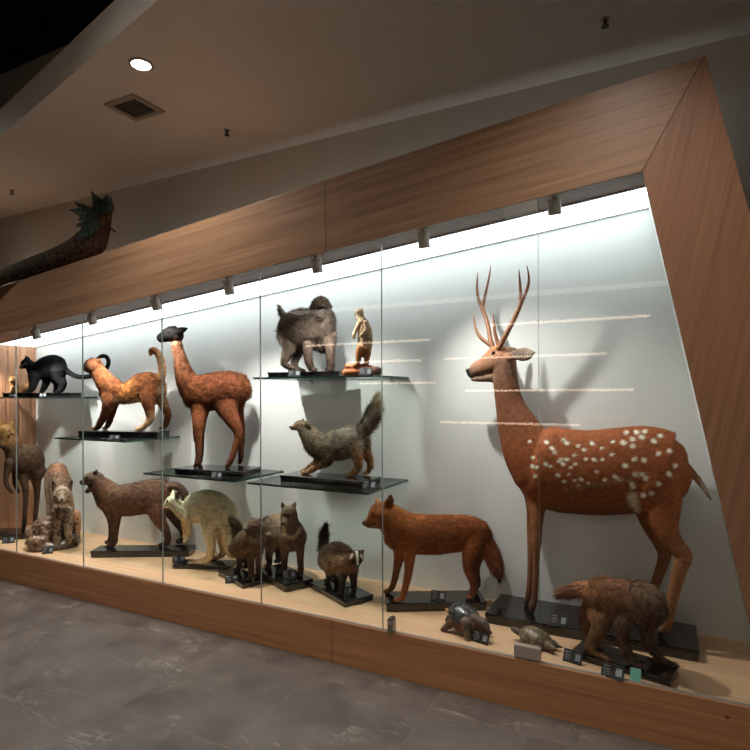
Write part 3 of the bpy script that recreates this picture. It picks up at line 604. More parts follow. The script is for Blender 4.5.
for pts, tines, l0, l1 in (
    ([(493, 349, 3.6), (490, 338, 3.1), (488.5, 328, 2.8), (485.5, 317, 2.7), (482, 308, 2.9)], [[(482.5, 309, 2.6), (478.5, 299, 2.1), (477, 288, 1.7), (477.3, 279, 1.2), (478, 272.5, .4)], [(482, 308, 2.6), (484.5, 298, 2.1), (487, 287, 1.7), (489.5, 275, 1.2), (490.6, 266, .4)], [(492, 346, 2.8), (486, 342, 2.5), (479.5, 336.5, 2.1), (475.6, 328, 1.6), (474.3, 321, 1.1), (473.8, 314.5, .4)]], 6, 20),
    ([(499, 348, 3.9), (503, 340, 3.4), (509, 329, 3.1), (514, 319, 2.9), (519, 308, 2.8), (521.5, 301, 2.9)], [[(521, 302, 2.6), (520.6, 292, 2), (519.8, 281, 1.5), (519, 269.5, .4)], [(521.5, 301, 2.6), (526, 292, 2.1), (528.8, 282, 1.6), (528.5, 274, 1.1), (526.8, 265.5, .4)], [(499.5, 346, 2.9), (496.3, 339, 2.4), (494.5, 330, 2), (493.8, 322, 1.4), (493.3, 313.5, .4)]], -6, -12)):
    g = Geo()
    for j, ch in enumerate([pts]+tines):
        n = len(ch); A = catmull([np.r_[d.pt(x, y, l0+(l1-l0)*((346-y)/60.)*(1 if j < 3 else .3)), r*d.s*.86] for x, y, r in ch], .012); V, Fc = loft(A[:, :3], A[:, 3], np.array((.2, 1., .1)), 1, 10); g.add(V, Fc)
    d.part('antler', g, 'antler')
# ================================================================ bending macaque in front of the deer
base, ang, _ = plinth(gz(571, 658), gz(671, 688), .165, .034, ZB, 'black plinth at the front right under the bending macaque')
m = Animal('macaque_monkey', 'brown short-tailed monkey bending forward with its head down, in front of the deer', 'monkey', base, ang, 'shaggy', vox=.6); m.b[1] += .01
B1, B2, B3, B4 = (164, 114, 76), (148, 104, 76), (142, 114, 92), (152, 112, 74)
m.torso([(590, 583, 612, .7), (602, 577, 618), (616, 579, 620), (630, 582.5, 622), (643, 585, 622, .75), (652, 592, 620, .7)], .72, c=[B1, B1, B2, B2, B3, B3])
m.chain([(588, 590, 9), (579, 590, 7.5), (569, 591.5, 6), (561, 593, 4.5)], 1, k=.9, c=[B1, (122, 84, 60), (128, 96, 76)], f=1.1)
m.chain([(641, 594, 13), (649, 602, 14), (652, 610, 13), (650, 619, 9), (648.5, 624, 6)], -4, -8, k=.85, c=[B3, B3, (108, 82, 66), (112, 72, 60)], f=.8)      # bowed head
m.blob(660, 608, -2, 4, 6, 4, (118, 92, 72))
m.chain([(596, 603, 12), (600, 615, 12.5), (600, 626, 9), (595, 638, 6.6), (591, 648, 5.2), (596, 653.5, 3.6), (606, 658.5, 2.6)], -9, ground=True, k=.85, c=[B1, B4, (134, 98, 64), (140, 106, 74)], f=.7)
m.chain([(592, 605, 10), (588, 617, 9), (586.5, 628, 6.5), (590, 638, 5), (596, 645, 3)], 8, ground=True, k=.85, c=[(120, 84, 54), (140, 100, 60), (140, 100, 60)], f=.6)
m.chain([(632, 604, 13), (625, 616, 9.5), (621.5, 628, 7.4), (623, 640, 6.2), (626.5, 651, 5.2), (631, 659, 4.2), (636, 664, 2.8)], -10, ground=True, k=.85, c=[B3, (120, 96, 76), (116, 90, 70), (84, 64, 52)], f=.7)
m.chain([(645, 610, 11), (646, 624, 7.6), (648, 637, 5.8), (653, 649, 5), (660, 658, 4.2), (669, 663.5, 2.8)], 9, ground=True, k=.85, c=[B3, (112, 86, 68), (98, 74, 60), (76, 58, 50)], f=.7)
for i in range(4): m.chain([(633, 661.5, 2), (637+i*1.6, 665.6-i*1.3, 1.2), (640+i*2.1, 667-i*1.8, .8)], -10, c=(70, 54, 48), f=0)
m.spots([(648.5, 613, 5), (650, 618, 5), (648, 622, 4)], (116, 64, 52), both=False)
m.build(4).fur(9000, .034, .0018, .28, .35, .25, .22)
m.eye(645.5, 615, 1.1); m.eye(652.5, 615.5, 1.1); m.nose(649, 620.5, 1.6, 1.3, name='nose')
# ================================================================ russet wild dog
base, ang, _ = plinth(gz(386, 612.5), gz(487, 611), .205, .05, ZB, 'black plinth under the russet wild dog, left of the deer')
base[1] -= .035
w = Animal('dhole', 'russet wild dog with a bushy dark-tipped tail standing on a black plinth, facing left', 'wild dog', base, ang, 'shaggy', vox=.6)
O1, O2, O3, O4 = (162, 96, 48), (142, 82, 44), (176, 116, 66), (130, 82, 50)
w.torso([(394, 509, 545, .6), (405, 512.5, 553), (420, 514.5, 554), (437, 515, 554), (452, 515, 552), (466, 515.5, 549), (478, 520, 550), (485, 528, 548, .5)], .56, c=[O1, O1, O2, O2, O2, O2, O2, O4])
w.chain([(381, 513, 11.5), (388, 517, 14), (396, 524, 16.5), (405, 531, 18)], k=.72, c=[O3, O1, O1], f=1.)
w.chain([(364.8, 523.3, 2.6), (369, 521, 4), (373.5, 517.5, 7.2), (379, 513.5, 10.5), (385, 513, 11.5)], k=.78, c=[(92, 60, 40), (150, 100, 66), (160, 96, 56), O1], f=.4)
w.chain([(367.5, 526, 1.9), (373, 525, 3.4), (380, 523, 6)], k=.9, c=(176, 128, 88), f=.4)
w.chain([(387, 507, 4.2), (389, 502, 4.2), (390.3, 498.5, 3.2), (390.8, 496, 1.6)], -6, -8, k=.45, c=(100, 58, 38), f=.3)
w.chain([(378.5, 505, 3), (377.5, 501.5, 2.4), (376.8, 498.5, 1.1)], 6, 9, k=.5, c=(190, 140, 96), f=.3)
DL_ = [O1, O2, (132, 80, 48), (140, 86, 52)]
w.chain([(408, 540, 12), (409, 553, 7.4), (409, 567, 5), (407, 580, 4.2), (404, 592, 3.6), (401.5, 597.5, 3.6), (398, 600, 2.6)], -7, ground=True, k=.85, c=DL_, f=.35)
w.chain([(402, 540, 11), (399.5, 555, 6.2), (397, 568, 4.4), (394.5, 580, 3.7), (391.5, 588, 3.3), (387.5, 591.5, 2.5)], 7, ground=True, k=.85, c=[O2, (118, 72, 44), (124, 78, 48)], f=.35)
w.chain([(474, 534, 13), (471, 548, 9.5), (468, 560, 6.3), (468.5, 571, 4.9), (473, 581.5, 4.3), (473.5, 590, 3.6), (471, 597, 3)], -7, ground=True, k=.8, c=DL_, f=.5)
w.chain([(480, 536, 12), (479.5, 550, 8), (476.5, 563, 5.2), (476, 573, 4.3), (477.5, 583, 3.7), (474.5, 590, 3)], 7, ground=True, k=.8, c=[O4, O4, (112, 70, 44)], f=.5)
w.chain([(484, 534, 5), (488.5, 545, 6.8), (492.5, 556, 7.8), (496, 566, 7), (498.3, 573, 4.2), (499, 578, 1.4)], 2, c=[O2, O2, (150, 96, 66), (96, 62, 48), (36, 26, 24)], f=1.6)
w.spots([(368, 526+.0*i, 1.1) for i in range(1)]+[(370+i*1.5, 525.2-.5*i, .9) for i in range(4)], (40, 28, 24))
w.build(4).fur(11000, .026, .0017, .28, .3, .25, .22)
w.eye(372.8, 513.2, 1.3, mirror=0); w.nose(363.6, 522.8, 1.9, 1.6, 2.2, l=0)
# ================================================================ brown open-mouthed animal
base, ang, _ = plinth(gz(90, 558), gz(189, 557), .175, .05, ZB, 'black plinth under the snarling brown animal')
q = Animal('snarling_beast', 'brown short-haired predator with open mouth and curled tail standing on a plinth, facing left', 'predator', base, ang, vox=.55)
C1, C2, C3 = (138, 100, 72), (120, 86, 64), (108, 84, 68)
q.torso([(104, 484, 509, .6), (113, 484.5, 514), (127, 484, 516), (141, 481.5, 514), (154, 479.5, 514), (163, 481.5, 514), (169, 487, 510, .5)], .58, c=[C1, C1, C2, C2, C2, C2, C2])
q.chain([(93, 480, 7.8), (98, 484, 9.5), (104, 490, 12), (110, 497, 15)], k=.75, c=[C3, (118, 80, 58), C1], f=.6)
q.chain([(83, 482.6, 3), (85.5, 481.4, 3.9), (88.5, 479.8, 6), (92, 479, 7.4), (96, 480, 8.2)], k=.85, c=[(66, 52, 46), C3, C3, C3], f=.3)
q.chain([(87.4, 491.4, 2.3), (89.8, 489.5, 2.8), (93, 487, 4.2), (97, 485, 5.4)], k=.85, c=[(56, 44, 40), C3, C3], f=.2)
q.chain([(95, 473.5, 2.4), (96.2, 471.6, 1.9), (96.8, 470, .8)], -4, -5, k=.5, c=(70, 52, 44), f=.2)
q.chain([(92, 473.5, 2), (92.3, 471.8, 1.2)], 5, 6, k=.5, c=(80, 60, 48), f=.2)
q.chain([(114, 503, 11), (115.5, 514, 6.6), (115.5, 524, 4.6), (114.5, 534, 4), (114, 541, 4), (111.5, 544.5, 2.8)], -6, ground=True, k=.85, c=[C2, (92, 64, 46), (86, 62, 46), (104, 80, 62)], f=.4)
q.chain([(109, 504, 10), (111, 515, 5.6), (112, 525, 4), (111.5, 534, 3.4), (109, 540, 2.6)], 6, ground=True, k=.85, c=[C2, (84, 60, 44), (84, 62, 48)], f=.4)
q.chain([(158, 497, 13), (157, 510, 10.5), (160, 521, 7), (165, 529, 4.8), (167.5, 537, 3.9), (167, 542.5, 3.6), (163, 545, 2.6)], -6, ground=True, k=.8, c=[C2, C2, (92, 66, 50), (92, 70, 56)], f=.5)
q.chain([(165, 498, 11), (172, 511, 8.5), (177.5, 522, 5.6), (182.5, 530, 4.2), (183.5, 537, 3.6), (180, 541.5, 2.7)], 7, ground=True, k=.8, c=[(86, 62, 48), (74, 54, 44), (70, 52, 42)], f=.5)
q.chain([(167, 488, 4.2), (173, 486, 4), (179, 487.5, 3.8), (184, 493, 3.7), (185, 501, 3.4), (181, 507, 2.6)], -1, -4, c=[C2, (90, 66, 52), (72, 54, 46)], f=.6)
q.spots([(87, 488, 1.6), (89.5, 486, 1.8), (91, 485, 1.4)], (34, 16, 14))
q.build(6).fur(9000, .02, .0017, .28, .2, .28, .36)
q.eye(87.4, 477.6, 1.1, mirror=0); q.nose(81.2, 481.3, 1.6, 1.5, 2, l=0)
g = Geo()
for x, y, l in ((84, 485.2, -1.6), (84.3, 485, 1.6), (86.2, 489.8, -1.3), (86.4, 489.6, 1.3), (87.8, 484.3, -2.4), (88.4, 489, -1.8)):
    a_, b_ = q.pt(x, y, l), q.pt(x-.2, y+(1.8 if y < 487 else -1.8), l); g.cyl(a_, b_, .0055, 8, .001)
q.part('teeth', g, 'teeth')
# ================================================================ cream wallaby
base, ang, _ = plinth(gz(172, 569), gz(231, 570), .15, .026, ZB, 'low black plinth under the cream wallaby')
k = Animal('wallaby', 'cream-coloured wallaby crouching on a low black plinth, facing left', 'wallaby', base, ang, 'shaggy', vox=.5)
K1, K2, K3 = (246, 226, 190), (238, 214, 172), (222, 194, 150)
k.torso([(183, 503, 521, .62), (190, 497.5, 524), (199, 491.5, 522), (208, 489.8, 524), (217, 493.5, 530), (224, 502, 534), (228, 513, 532, .55)], .62, c=[K2, K1, K1, K1, K1, K1, K2])
k.chain([(172, 502, 6.4), (177, 506, 6.8), (183, 510, 9), (189, 512, 11)], k=.8, c=[K1, K1, K2], f=.6)
k.chain([(163.3, 506.5, 1.9), (166.5, 504.8, 3.5), (170, 502.5, 5.4), (174, 502, 6.2)], k=.8, c=[(206, 168, 140), K1, K1], f=.3)
k.chain([(177, 497.5, 2.6), (178.5, 494, 2.7), (179.6, 491, 1.2)], -3, -5, k=.5, c=(120, 88, 70), f=.2)
k.chain([(172, 497, 2.2), (172.8, 493.5, 2.1), (173.2, 490.2, .9)], 3, 5, k=.5, c=K1, f=.2)
k.chain([(188, 516, 5.5), (188.6, 524, 3.6), (188.3, 531, 2.8), (186.5, 537.5, 2.2), (184.5, 541, 1.4)], -5, -6, c=[K2, K2, K1], f=.4)
k.chain([(185, 516, 5), (184.5, 525, 3), (185.5, 532, 2.4), (184, 537, 1.6)], 4, 5, c=[K3, K3], f=.4)
k.chain([(214, 509, 15), (210.5, 521, 11), (209.5, 533, 7), (211, 545, 5), (210.5, 555, 4.2), (205.5, 560, 3.5), (198, 561.8, 2.6), (192.5, 562.8, 1.8)], -8, ground=True, k=.75, c=[K1, K1, K2, K2, (214, 180, 140)], f=.6)
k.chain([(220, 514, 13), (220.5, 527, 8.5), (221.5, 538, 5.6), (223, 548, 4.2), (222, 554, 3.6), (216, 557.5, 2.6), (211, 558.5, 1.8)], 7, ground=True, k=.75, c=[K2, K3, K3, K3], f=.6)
k.chain([(225, 524, 6.5), (227, 538, 5), (228.5, 549, 3.6), (230.5, 555, 2.6), (232.5, 557, 1.8)], 1, 0, c=[K2, K2, K3], f=.5)
k.build(4).fur(7000, .024, .0017, .25, .3, .25, .14)
k.eye(167.6, 501.2, 1.1, mirror=0); k.nose(162.8, 506.2, 1.3, 1.2, 1.4, l=0)
# ================================================================ small brown animals facing the glass
P0 = gz(250, 587.5); a_ = gz(272, 582)-P0; a_ /= np.linalg.norm(a_)
base, ang, _ = plinth(P0-a_*.05, P0+a_*.10, .36, .03, ZB, 'black plinth set at an angle under the dark brown shaggy animal')
n_ = np.array((-a_[1], a_[0], 0))
c = Animal('raccoon_dog', 'dark brown shaggy animal with a bushy tail between the wallaby and the pale-ringed animal', 'animal', base-n_*.05, 36, 'shaggy', vox=.5)
D1, D2, D3 = (108, 86, 66), (120, 90, 66), (74, 56, 44)
c.chain([(254, 540, 12), (249, 543, 13), (244, 546, 12), (239, 548, 9.5)], -8, 22, k=1, c=[D2, D1, D1, D1])
c.chain([(254.5, 525.5, 6.8), (254.5, 532, 8), (254, 540, 10)], -12, -9, c=[D1, D1, D2], f=.7)
c.chain([(246.5, 530, 2), (249.5, 528, 3.6), (253, 526, 5.6)], -17, -13, c=[D3, D1, D1], f=.4)
c.chain([(252.5, 521, 2.4), (252.6, 518.7, 1.2)], -10, c=D3, f=.3); c.chain([(258.5, 522, 2.6), (259, 519.7, 1.3)], -10, c=D3, f=.3)
c.chain([(251, 546, 7), (250.8, 556, 4.2), (251, 566, 3.4), (251.2, 575, 3), (250.2, 578.5, 2.3)], -12, ground=True, c=[D1, D3, D3], f=.4)
c.chain([(257.5, 546, 7), (258.4, 556, 4), (258.8, 566, 3.2), (259, 573, 2.9), (258, 575.5, 2.3)], -8, ground=True, c=[D1, D3, D3], f=.4)
c.chain([(242, 550, 7), (240.5, 558, 4.5), (239.5, 565, 3.2), (238, 570, 2.3)], 12, ground=True, c=[D1, D3, D3], f=.5)
c.chain([(248, 550, 6), (247, 558, 4), (246.6, 564, 3), (246, 567, 2.2)], 18, ground=True, c=[D1, D3, D3], f=.5)
c.chain([(240, 545, 4.5), (238.3, 538, 4.8), (237.5, 531, 4.8), (235.5, 525, 4.2), (232.8, 521, 2.6)], 24, 28, c=[D1, (64, 50, 40), (58, 46, 38), (128, 104, 80), (110, 88, 66)], f=1.3)
c.build(4).fur(6000, .024, .0017, .35, .25, .35, .25)
c.eye(249.3, 526.6, .9); c.eye(254.5, 527.3, .9); c.nose(246.2, 529.6, 1.3, l=-17.5)
P0 = gz(283.6, 593.4); a_ = gz(313.7, 586)-P0; L_ = np.linalg.norm(a_); a_ /= L_
base, ang, _ = plinth(P0+a_*.012, P0+a_*L_, .42, .048, ZB, 'black plinth pointing at the glass under the animal with a pale chest ring')
r_ = Animal('ringed_animal', 'grey-brown short-eared animal with a pale ring across its chest, facing the glass', 'animal', base, 36, 'shaggy', vox=.5)
E1, E2, E3 = (128, 108, 88), (104, 80, 62), (76, 56, 44)
r_.chain([(292, 537, 14), (288, 533, 15.5), (282, 529, 15.5), (276, 529, 14), (272.5, 533, 11)], -6, 30, k=1, c=[E2, E1, (126, 106, 84), (126, 106, 84), E1])
r_.chain([(289, 513.5, 8), (289.5, 521, 8.6), (291, 530, 11)], -14, -8, k=.9, c=[E1, E1, E2], f=.5)
r_.chain([(284, 525, 2.3), (286, 521.5, 4), (288, 516, 6.4)], -22, -15, k=.9, c=[(70, 50, 42), E1, E1], f=.3)
r_.chain([(283.2, 507, 2.3), (282.5, 504.6, 1.9), (282.2, 502.4, .8)], -12, k=.8, c=E2, f=.2); r_.chain([(293, 506.5, 2.7), (294.2, 504.6, 2.4), (294.8, 502.4, 1)], -11, k=.8, c=E1, f=.2)
r_.chain([(298, 541, 8), (300, 551, 4.6), (300.4, 561, 3.6), (300.8, 570, 3.3), (300, 574, 2.6)], -10, ground=True, c=[E2, E3, E3], f=.4)
r_.chain([(286.5, 541, 8), (285, 551, 4.8), (284.3, 560, 3.8), (284, 568, 3.4), (282.8, 571.5, 2.6)], -6, ground=True, c=[E2, E3, E3], f=.4)
r_.chain([(272.5, 538, 9), (270.5, 547, 6), (269, 556, 4), (269.5, 562, 3.4), (268.8, 565.5, 2.6)], 14, ground=True, c=[E1, E3, E3], f=.5)
r_.chain([(279, 540, 8), (278.5, 548, 5), (278.5, 555, 3.6), (278.3, 560.5, 2.6)], 26, ground=True, c=[E2, E3, E3], f=.5)
r_.chain([(270, 528, 3.6), (266.5, 524, 3.4), (265, 520, 2.8), (267, 517.8, 1.8)], 30, 33, c=(36, 28, 26), f=.6)
ringp = [(283.7, 527), (284.3, 531), (286, 534.6), (289, 537.2), (292.5, 537), (296, 535.4), (298.6, 532), (299.2, 528.5)]
r_.spots([(x, y, 1.9) for x, y in ringp]+[((ringp[i][0]+ringp[i+1][0])/2, (ringp[i][1]+ringp[i+1][1])/2, 1.9) for i in range(7)], (200, 180, 146), both=False)
r_.spots([(285.6, 523.6, 1.2), (287.4, 524.2, 1)], (210, 196, 170), both=False); r_.spots([(287.6, 516, 2.6)], (74, 56, 46), both=False)
r_.build(4).fur(7000, .017, .0016, .3, .25, .3, .25)
r_.eye(284, 514.6, 1.2); r_.eye(292, 514.2, 1.1); r_.nose(283.3, 523.6, 1.7, 1.4, l=-23)
P0 = gz(344.6, 608); a_ = gz(375, 600)-P0; L_ = np.linalg.norm(a_); a_ /= L_
base, ang, _ = plinth(P0, P0+a_*L_*.96, .42, .035, ZB, 'black plinth with a corner towards the glass under the striped-face badger')
bd = Animal('badger', 'small badger with a white stripe down its dark face and a raised black tail', 'badger', base, 33, 'shaggy', vox=.45)
G1, G2, G3 = (142, 126, 102), (144, 110, 80), (40, 32, 28)
bd.chain([(346, 563, 11.5), (342, 560, 13.5), (336.5, 557, 14.2), (331, 558, 12.5), (328, 561, 9.5)], -8, 26, k=1, c=[G2, G2, G1, G1, G2])
bd.chain([(357, 557, 6.6), (354, 559, 8), (349, 561, 10)], -20, -10, c=[(92, 60, 46), (100, 70, 52), G2], f=.4)
bd.chain([(357.2, 566.3, 2), (357.2, 562.5, 3.8), (357, 558.5, 5.8)], -27, -22, c=[(50, 34, 30), (70, 46, 38), (82, 54, 42)], f=.2)
bd.chain([(352, 552.4, 2.2), (351, 551.2, 1.2)], -17, c=(90, 58, 44), f=.2); bd.chain([(362, 552, 2.3), (363.2, 551, 1.3)], -17, c=(90, 58, 44), f=.2)
bd.chain([(343.5, 570, 6), (342.2, 580, 4), (342, 588, 3.2), (341.6, 593.5, 2.3)], -16, ground=True, c=G3, f=.4)
bd.chain([(352.5, 570, 6), (353.6, 580, 3.9), (353.9, 589, 3.2), (353.6, 594.5, 2.3)], -12, ground=True, c=G3, f=.4)
bd.chain([(330.5, 566, 6.5), (329.6, 572, 4.4), (329.2, 577, 3.3), (328.7, 580, 2.3)], 8, ground=True, c=[G2, G3, G3], f=.5)
bd.chain([(337.5, 566, 6), (337.3, 571, 4), (337.3, 575, 3)], 18, ground=True, c=[G2, G3, G3], f=.5)
bd.chain([(326.5, 562, 4), (324.3, 553, 4.6), (323.6, 544, 4.5), (324.2, 535, 4), (325.3, 527.5, 1.8)], 24, 28, c=[(90, 62, 46), (26, 24, 24), (22, 20, 20), (22, 20, 20)], f=1.5)
bd.spots([(356.7+.15*i, 550.5+i*1.5, 1.25) for i in range(10)], (238, 230, 214), both=False)
bd.spots([(351.6, 556.3, 1.6), (350.8, 558.2, 1.1), (361.7, 557, 1.6), (362.7, 558.6, 1.2), (352.5, 554.8, 1.2), (361, 555.3, 1.1)], (212, 200, 182), both=False)
bd.spots([(353.6, 561.4, 2.2), (360.4, 561.6, 2.2)], (30, 22, 20), both=False)
bd.build(9).fur(6500, .026, .0016, .32, .3, .3, .25)
bd.eye(353.9, 560.6, 1); bd.eye(360.2, 560.8, 1); bd.nose(357.2, 567.2, 1.6, 1.3)
# ================================================================ lynx on its rock
bz = ZB; rb = gz(53, 551); rb = rb + np.array((-.05, .14, 0))
rk = empty('rock_base', tuple(rb), 'brown glossy moulded rock base with a tan log, under the lynx', 'rock')
class Lump(Animal): pass
R1, R2, R3 = (100, 76, 56), (122, 92, 68), (84, 62, 47)
def sculpt(name, pts, b, ang, mat, vox, colors=None, smooth=16):
    A = Animal(name, None, None, b, ang, 'fur', vox)
    for x, y, l, rx, ry, rl, cc, tl in pts: A.blob(x, y, l, rx, ry, rl, cc, tilt=tl)
    A.mat = mat; A.build(smooth)
    from mathutils import noise
    for v in A.o.data.vertices:
        q = Vector(v.co); v.co = q + v.normal*(.016*noise.noise(q*11)+.009*noise.noise(q*27)+.005*noise.noise(q*60)) if q.z > .012 else q
    A.o.data.update(); return A
M['rock'] = coat_mat('moulded_rock', .34, .6, 30, .6)
A = sculpt('rock_tmp', [(40, 541, -4, 12.5, 8, 12, R2, 0), (46, 532, 2, 13, 14, 13, R2, 40), (54, 530, 6, 12, 13, 12, R1, 0), (62, 545, -5, 15, 8, 11, R3, 0), (52, 546, -6, 20, 7, 12, R1, 0), (71, 540, 4, 8, 8, 10, R1, 0), (64, 534, 6, 12, 11, 10, R1, 0), (36, 536, 4, 8, 12, 10, R2, 50), (60, 541, 10, 16, 12, 8, R3, 0)], rb, 50, M['rock'], .6)
o = A.o; o.name = 'moulded_rock'; o.parent = rk; o.location = (0, 0, 0)
for kk in list(o.keys()):
    if kk in ('label', 'category', 'group'): del o[kk]
M['log'] = coat_mat('log_skin', .6, .3, 30, .3)
A2 = Animal('log_piece', None, None, rb, 50, 'fur', .5); A2.chain([(75.5, 514, 4.4), (76.5, 520, 4.6), (76, 527, 4.8), (75, 535, 5)], 14, 12, c=(190, 138, 100)); A2.mat = M['log']
A2.spots([(77.5, 519, 1.3), (76, 524, 1.5), (75, 530, 1.3)], (90, 56, 40), both=False); A2.build(2); A2.o.parent = rk; A2.o.location = (0, 0, 0)
ly = Animal('lynx', 'tuft-eared spotted lynx standing with its forepaws low on a brown rock', 'lynx', rb, 50, 'shaggy', .38)
L1, L2, L3 = (172, 138, 112), (156, 132, 110), (164, 140, 118)
ly.chain([(57, 472, 9.4), (57.5, 481, 9.6), (59, 493, 9.2), (61, 507, 9), (62, 518, 9)], 22, 2, k=.95, c=[(168, 116, 88), L1, L1, L2, L2])
ly.chain([(62, 493.8, 8), (62, 496.5, 8)], -13, -14, k=.9, c=L2, f=.1)
ly.chain([(62, 501, 3), (62, 498.8, 4.6), (62, 496.5, 5.8)], -22, -16, c=L3, f=.1)
ly.blob(56.4, 499.5, -12, 3, 3.8, 4, L3); ly.blob(67.9, 499.5, -12, 3, 3.8, 4, L3)
ly.chain([(56.2, 490.5, 3.2), (54.6, 486.5, 2.5), (53.2, 482, 1.1)], -13, k=.7, c=[L2, (90, 66, 54), (26, 22, 20)], f=.1); ly.chain([(68.2, 490, 3.2), (70, 486, 2.5), (72, 481.2, 1.1)], -13, k=.7, c=[L2, (90, 66, 54), (26, 22, 20)], f=.1)
ly.chain([(57, 512, 6), (56.6, 522, 4.4), (56.6, 532, 3.7), (57, 540, 3.5), (56.5, 543.5, 2.6)], -6, -14, c=L2, f=.4)
ly.chain([(67, 512, 6), (67.8, 522, 4.4), (68, 532, 3.7), (68.6, 539, 3.5), (69, 542, 2.6)], -4, -12, c=L2, f=.4)
ly.chain([(50, 476, 5), (49, 488, 4.5), (50, 500, 3.6), (50, 508, 3.2), (49, 513, 2.6)], 20, 8, c=L1, f=.4)
ly.chain([(65.5, 477, 5), (67.5, 490, 4.2), (70, 502, 3.6), (71.5, 512, 3)], 22, 12, c=L1, f=.4)
rr = random.Random(3); ly.spots([(rr.uniform(53, 71), rr.uniform(506, 541), rr.uniform(.8, 1.5)) for _ in range(55)]+[(rr.uniform(50, 66), rr.uniform(470, 486), rr.uniform(.6, 1)) for _ in range(14)], (84, 60, 46), both=False)
ly.spots([(56.5, 492.5, 1), (58.5, 490.8, .9), (65.5, 490.8, .9), (67.6, 492.5, 1), (60.5, 489.6, .8), (63.7, 489.6, .8), (55.6, 497, 1), (68.5, 497, 1)], (60, 44, 36), both=False)
ly.build(3).fur(6000, .018, .0017, .3, .3, .3, .22)
ly.eye(59.2, 494.4, 1.2, 'amber_eye'); ly.eye(65, 494.4, 1.2, 'amber_eye'); ly.nose(62.1, 499.6, 1.4, 1)
# ================================================================ dark upright animal at far left
base, ang, _ = plinth((-5.10, 2.70, 0), (-4.80, 2.90, 0), .26, .045, ZB, 'dark plinth at far left under the thin-legged upright animal')
ux = Animal('upright_animal', 'dark brown thin-legged animal with a tan head rearing up at far left', 'animal', base, 52, 'shaggy', .5); ux.b = np.array((base[0]-.02, base[1]+.02, base[2]))
U1, U2, U3 = (98, 74, 58), (84, 62, 50), (176, 128, 78)
ux.chain([(12, 446, 7.5), (17, 452, 12), (23, 458, 16.5), (30, 465, 15), (35, 471, 10)], 0, 3, k=.75, c=[(120, 84, 58), U1, U1, U2, U1])
ux.chain([(6, 433, 8.5), (9, 440, 8.5), (14, 448, 9)], -2, 0, k=.85, c=[U3, U3, U1], f=.9)
ux.chain([(2, 446.5, 2.2), (3.5, 442, 4), (5.5, 436, 6.5)], -6, -3, k=.85, c=[(70, 48, 38), U3, U3], f=.3)
ux.chain([(12, 426.5, 2.8), (13.6, 423, 2.4), (14.6, 419.6, 1)], -4, k=.6, c=[U3, (110, 80, 56)], f=.2); ux.chain([(2.5, 426.5, 2.6), (2, 423.5, 2.2), (1.8, 420.5, 1)], 2, k=.6, c=U3, f=.2)
ux.chain([(10, 463, 5), (7.4, 472, 3), (6, 480.5, 2.1), (8, 487.5, 1.9), (12, 492, 1.4)], -6, -7, c=[U1, U2, U2], f=.4)
ux.chain([(16, 466, 4.4), (15, 476, 2.6), (15.5, 485, 1.9), (18.5, 492, 1.3)], 6, 7, c=[U1, U2, U2], f=.4)
ux.chain([(23, 470, 8), (24, 480, 4.6), (25.6, 490, 3.2), (25.6, 502, 2.6), (24.8, 514, 2.4), (24.4, 523, 2.4), (23.6, 527.5, 2)], -5, ground=True, paw=0, k=.85, c=[U1, U2, (58, 44, 38)], f=.35)
ux.chain([(35, 472, 8), (36.5, 482, 4.6), (37.2, 492, 3.2), (36.6, 504, 2.6), (35.6, 514, 2.4), (35.1, 521, 2.2), (34.6, 524, 1.8)], 5, ground=True, paw=0, k=.85, c=[U1, U2, (58, 44, 38)], f=.35)
ux.spots([(8, 437, 1.6), (11.5, 434, 1.5), (9.5, 431, 1)], (96, 62, 40), both=False)
ux.build(3).fur(6000, .014, .0017, .3, .3, .3, .25); ux.eye(8.6, 436, 1.2); ux.nose(1.8, 446.8, 1.8, 1.5, l=-7)
# ================================================================ black long-tailed animal and small ginger animal (top left shelf)
base, ang, _ = plinth((-5.05, 2.84, 0), (-4.46, 3.06, 0), .15, .035, ZC, 'long thin black plinth on the top left shelf', bev=.003)
bk = Animal('black_cat', 'black cat-like animal with a pale muzzle and long looping tail, top left shelf', 'cat', base, 32, 'shaggy', .5)
bk.b = np.array((-4.72, 2.99, base[2]))
N1, N2 = (26, 27, 29), (20, 21, 23)
bk.torso([(33, 364, 379, .7), (40, 360.5, 380), (47, 356.5, 380), (54, 355, 380), (60, 357.8, 379), (63.5, 363, 376, .6)], .66, c=N1)
bk.chain([(26.5, 363.5, 5), (30, 365.5, 5.2), (35, 370, 7.5)], k=.85, c=N1, f=.6)
bk.chain([(22, 366.8, 2.4), (24, 365.5, 3.6), (27, 363.2, 5)], k=.9, c=[N1, N1, N1], f=.25)
bk.chain([(26.3, 359, 1.8), (25.9, 357, 1.3), (25.6, 355.6, .6)], -2, k=.6, c=N2, f=.2); bk.chain([(28.6, 359, 1.6), (28.4, 357.4, 1), ], 4, k=.6, c=N2, f=.2)
bk.chain([(34.5, 376, 6), (33.5, 383, 4.2), (31.5, 389, 3.1), (28, 392.3, 2.1)], -5, -5, c=N1, f=.4); bk.chain([(47, 376, 5.5), (46, 383, 3.6), (43.5, 388.5, 2.8), (41, 392.2, 1.9)], 5, 5, c=N2, f=.4)
bk.chain([(58, 371, 8), (59, 378, 6), (62.5, 384, 4), (61, 389.5, 3), (57.5, 392.3, 2)], -5, -5, c=N1, f=.5); bk.chain([(55, 372, 7), (55, 379, 4.6), (57, 385, 3.2), (55, 391.5, 2)], 5, 5, c=N2, f=.5)
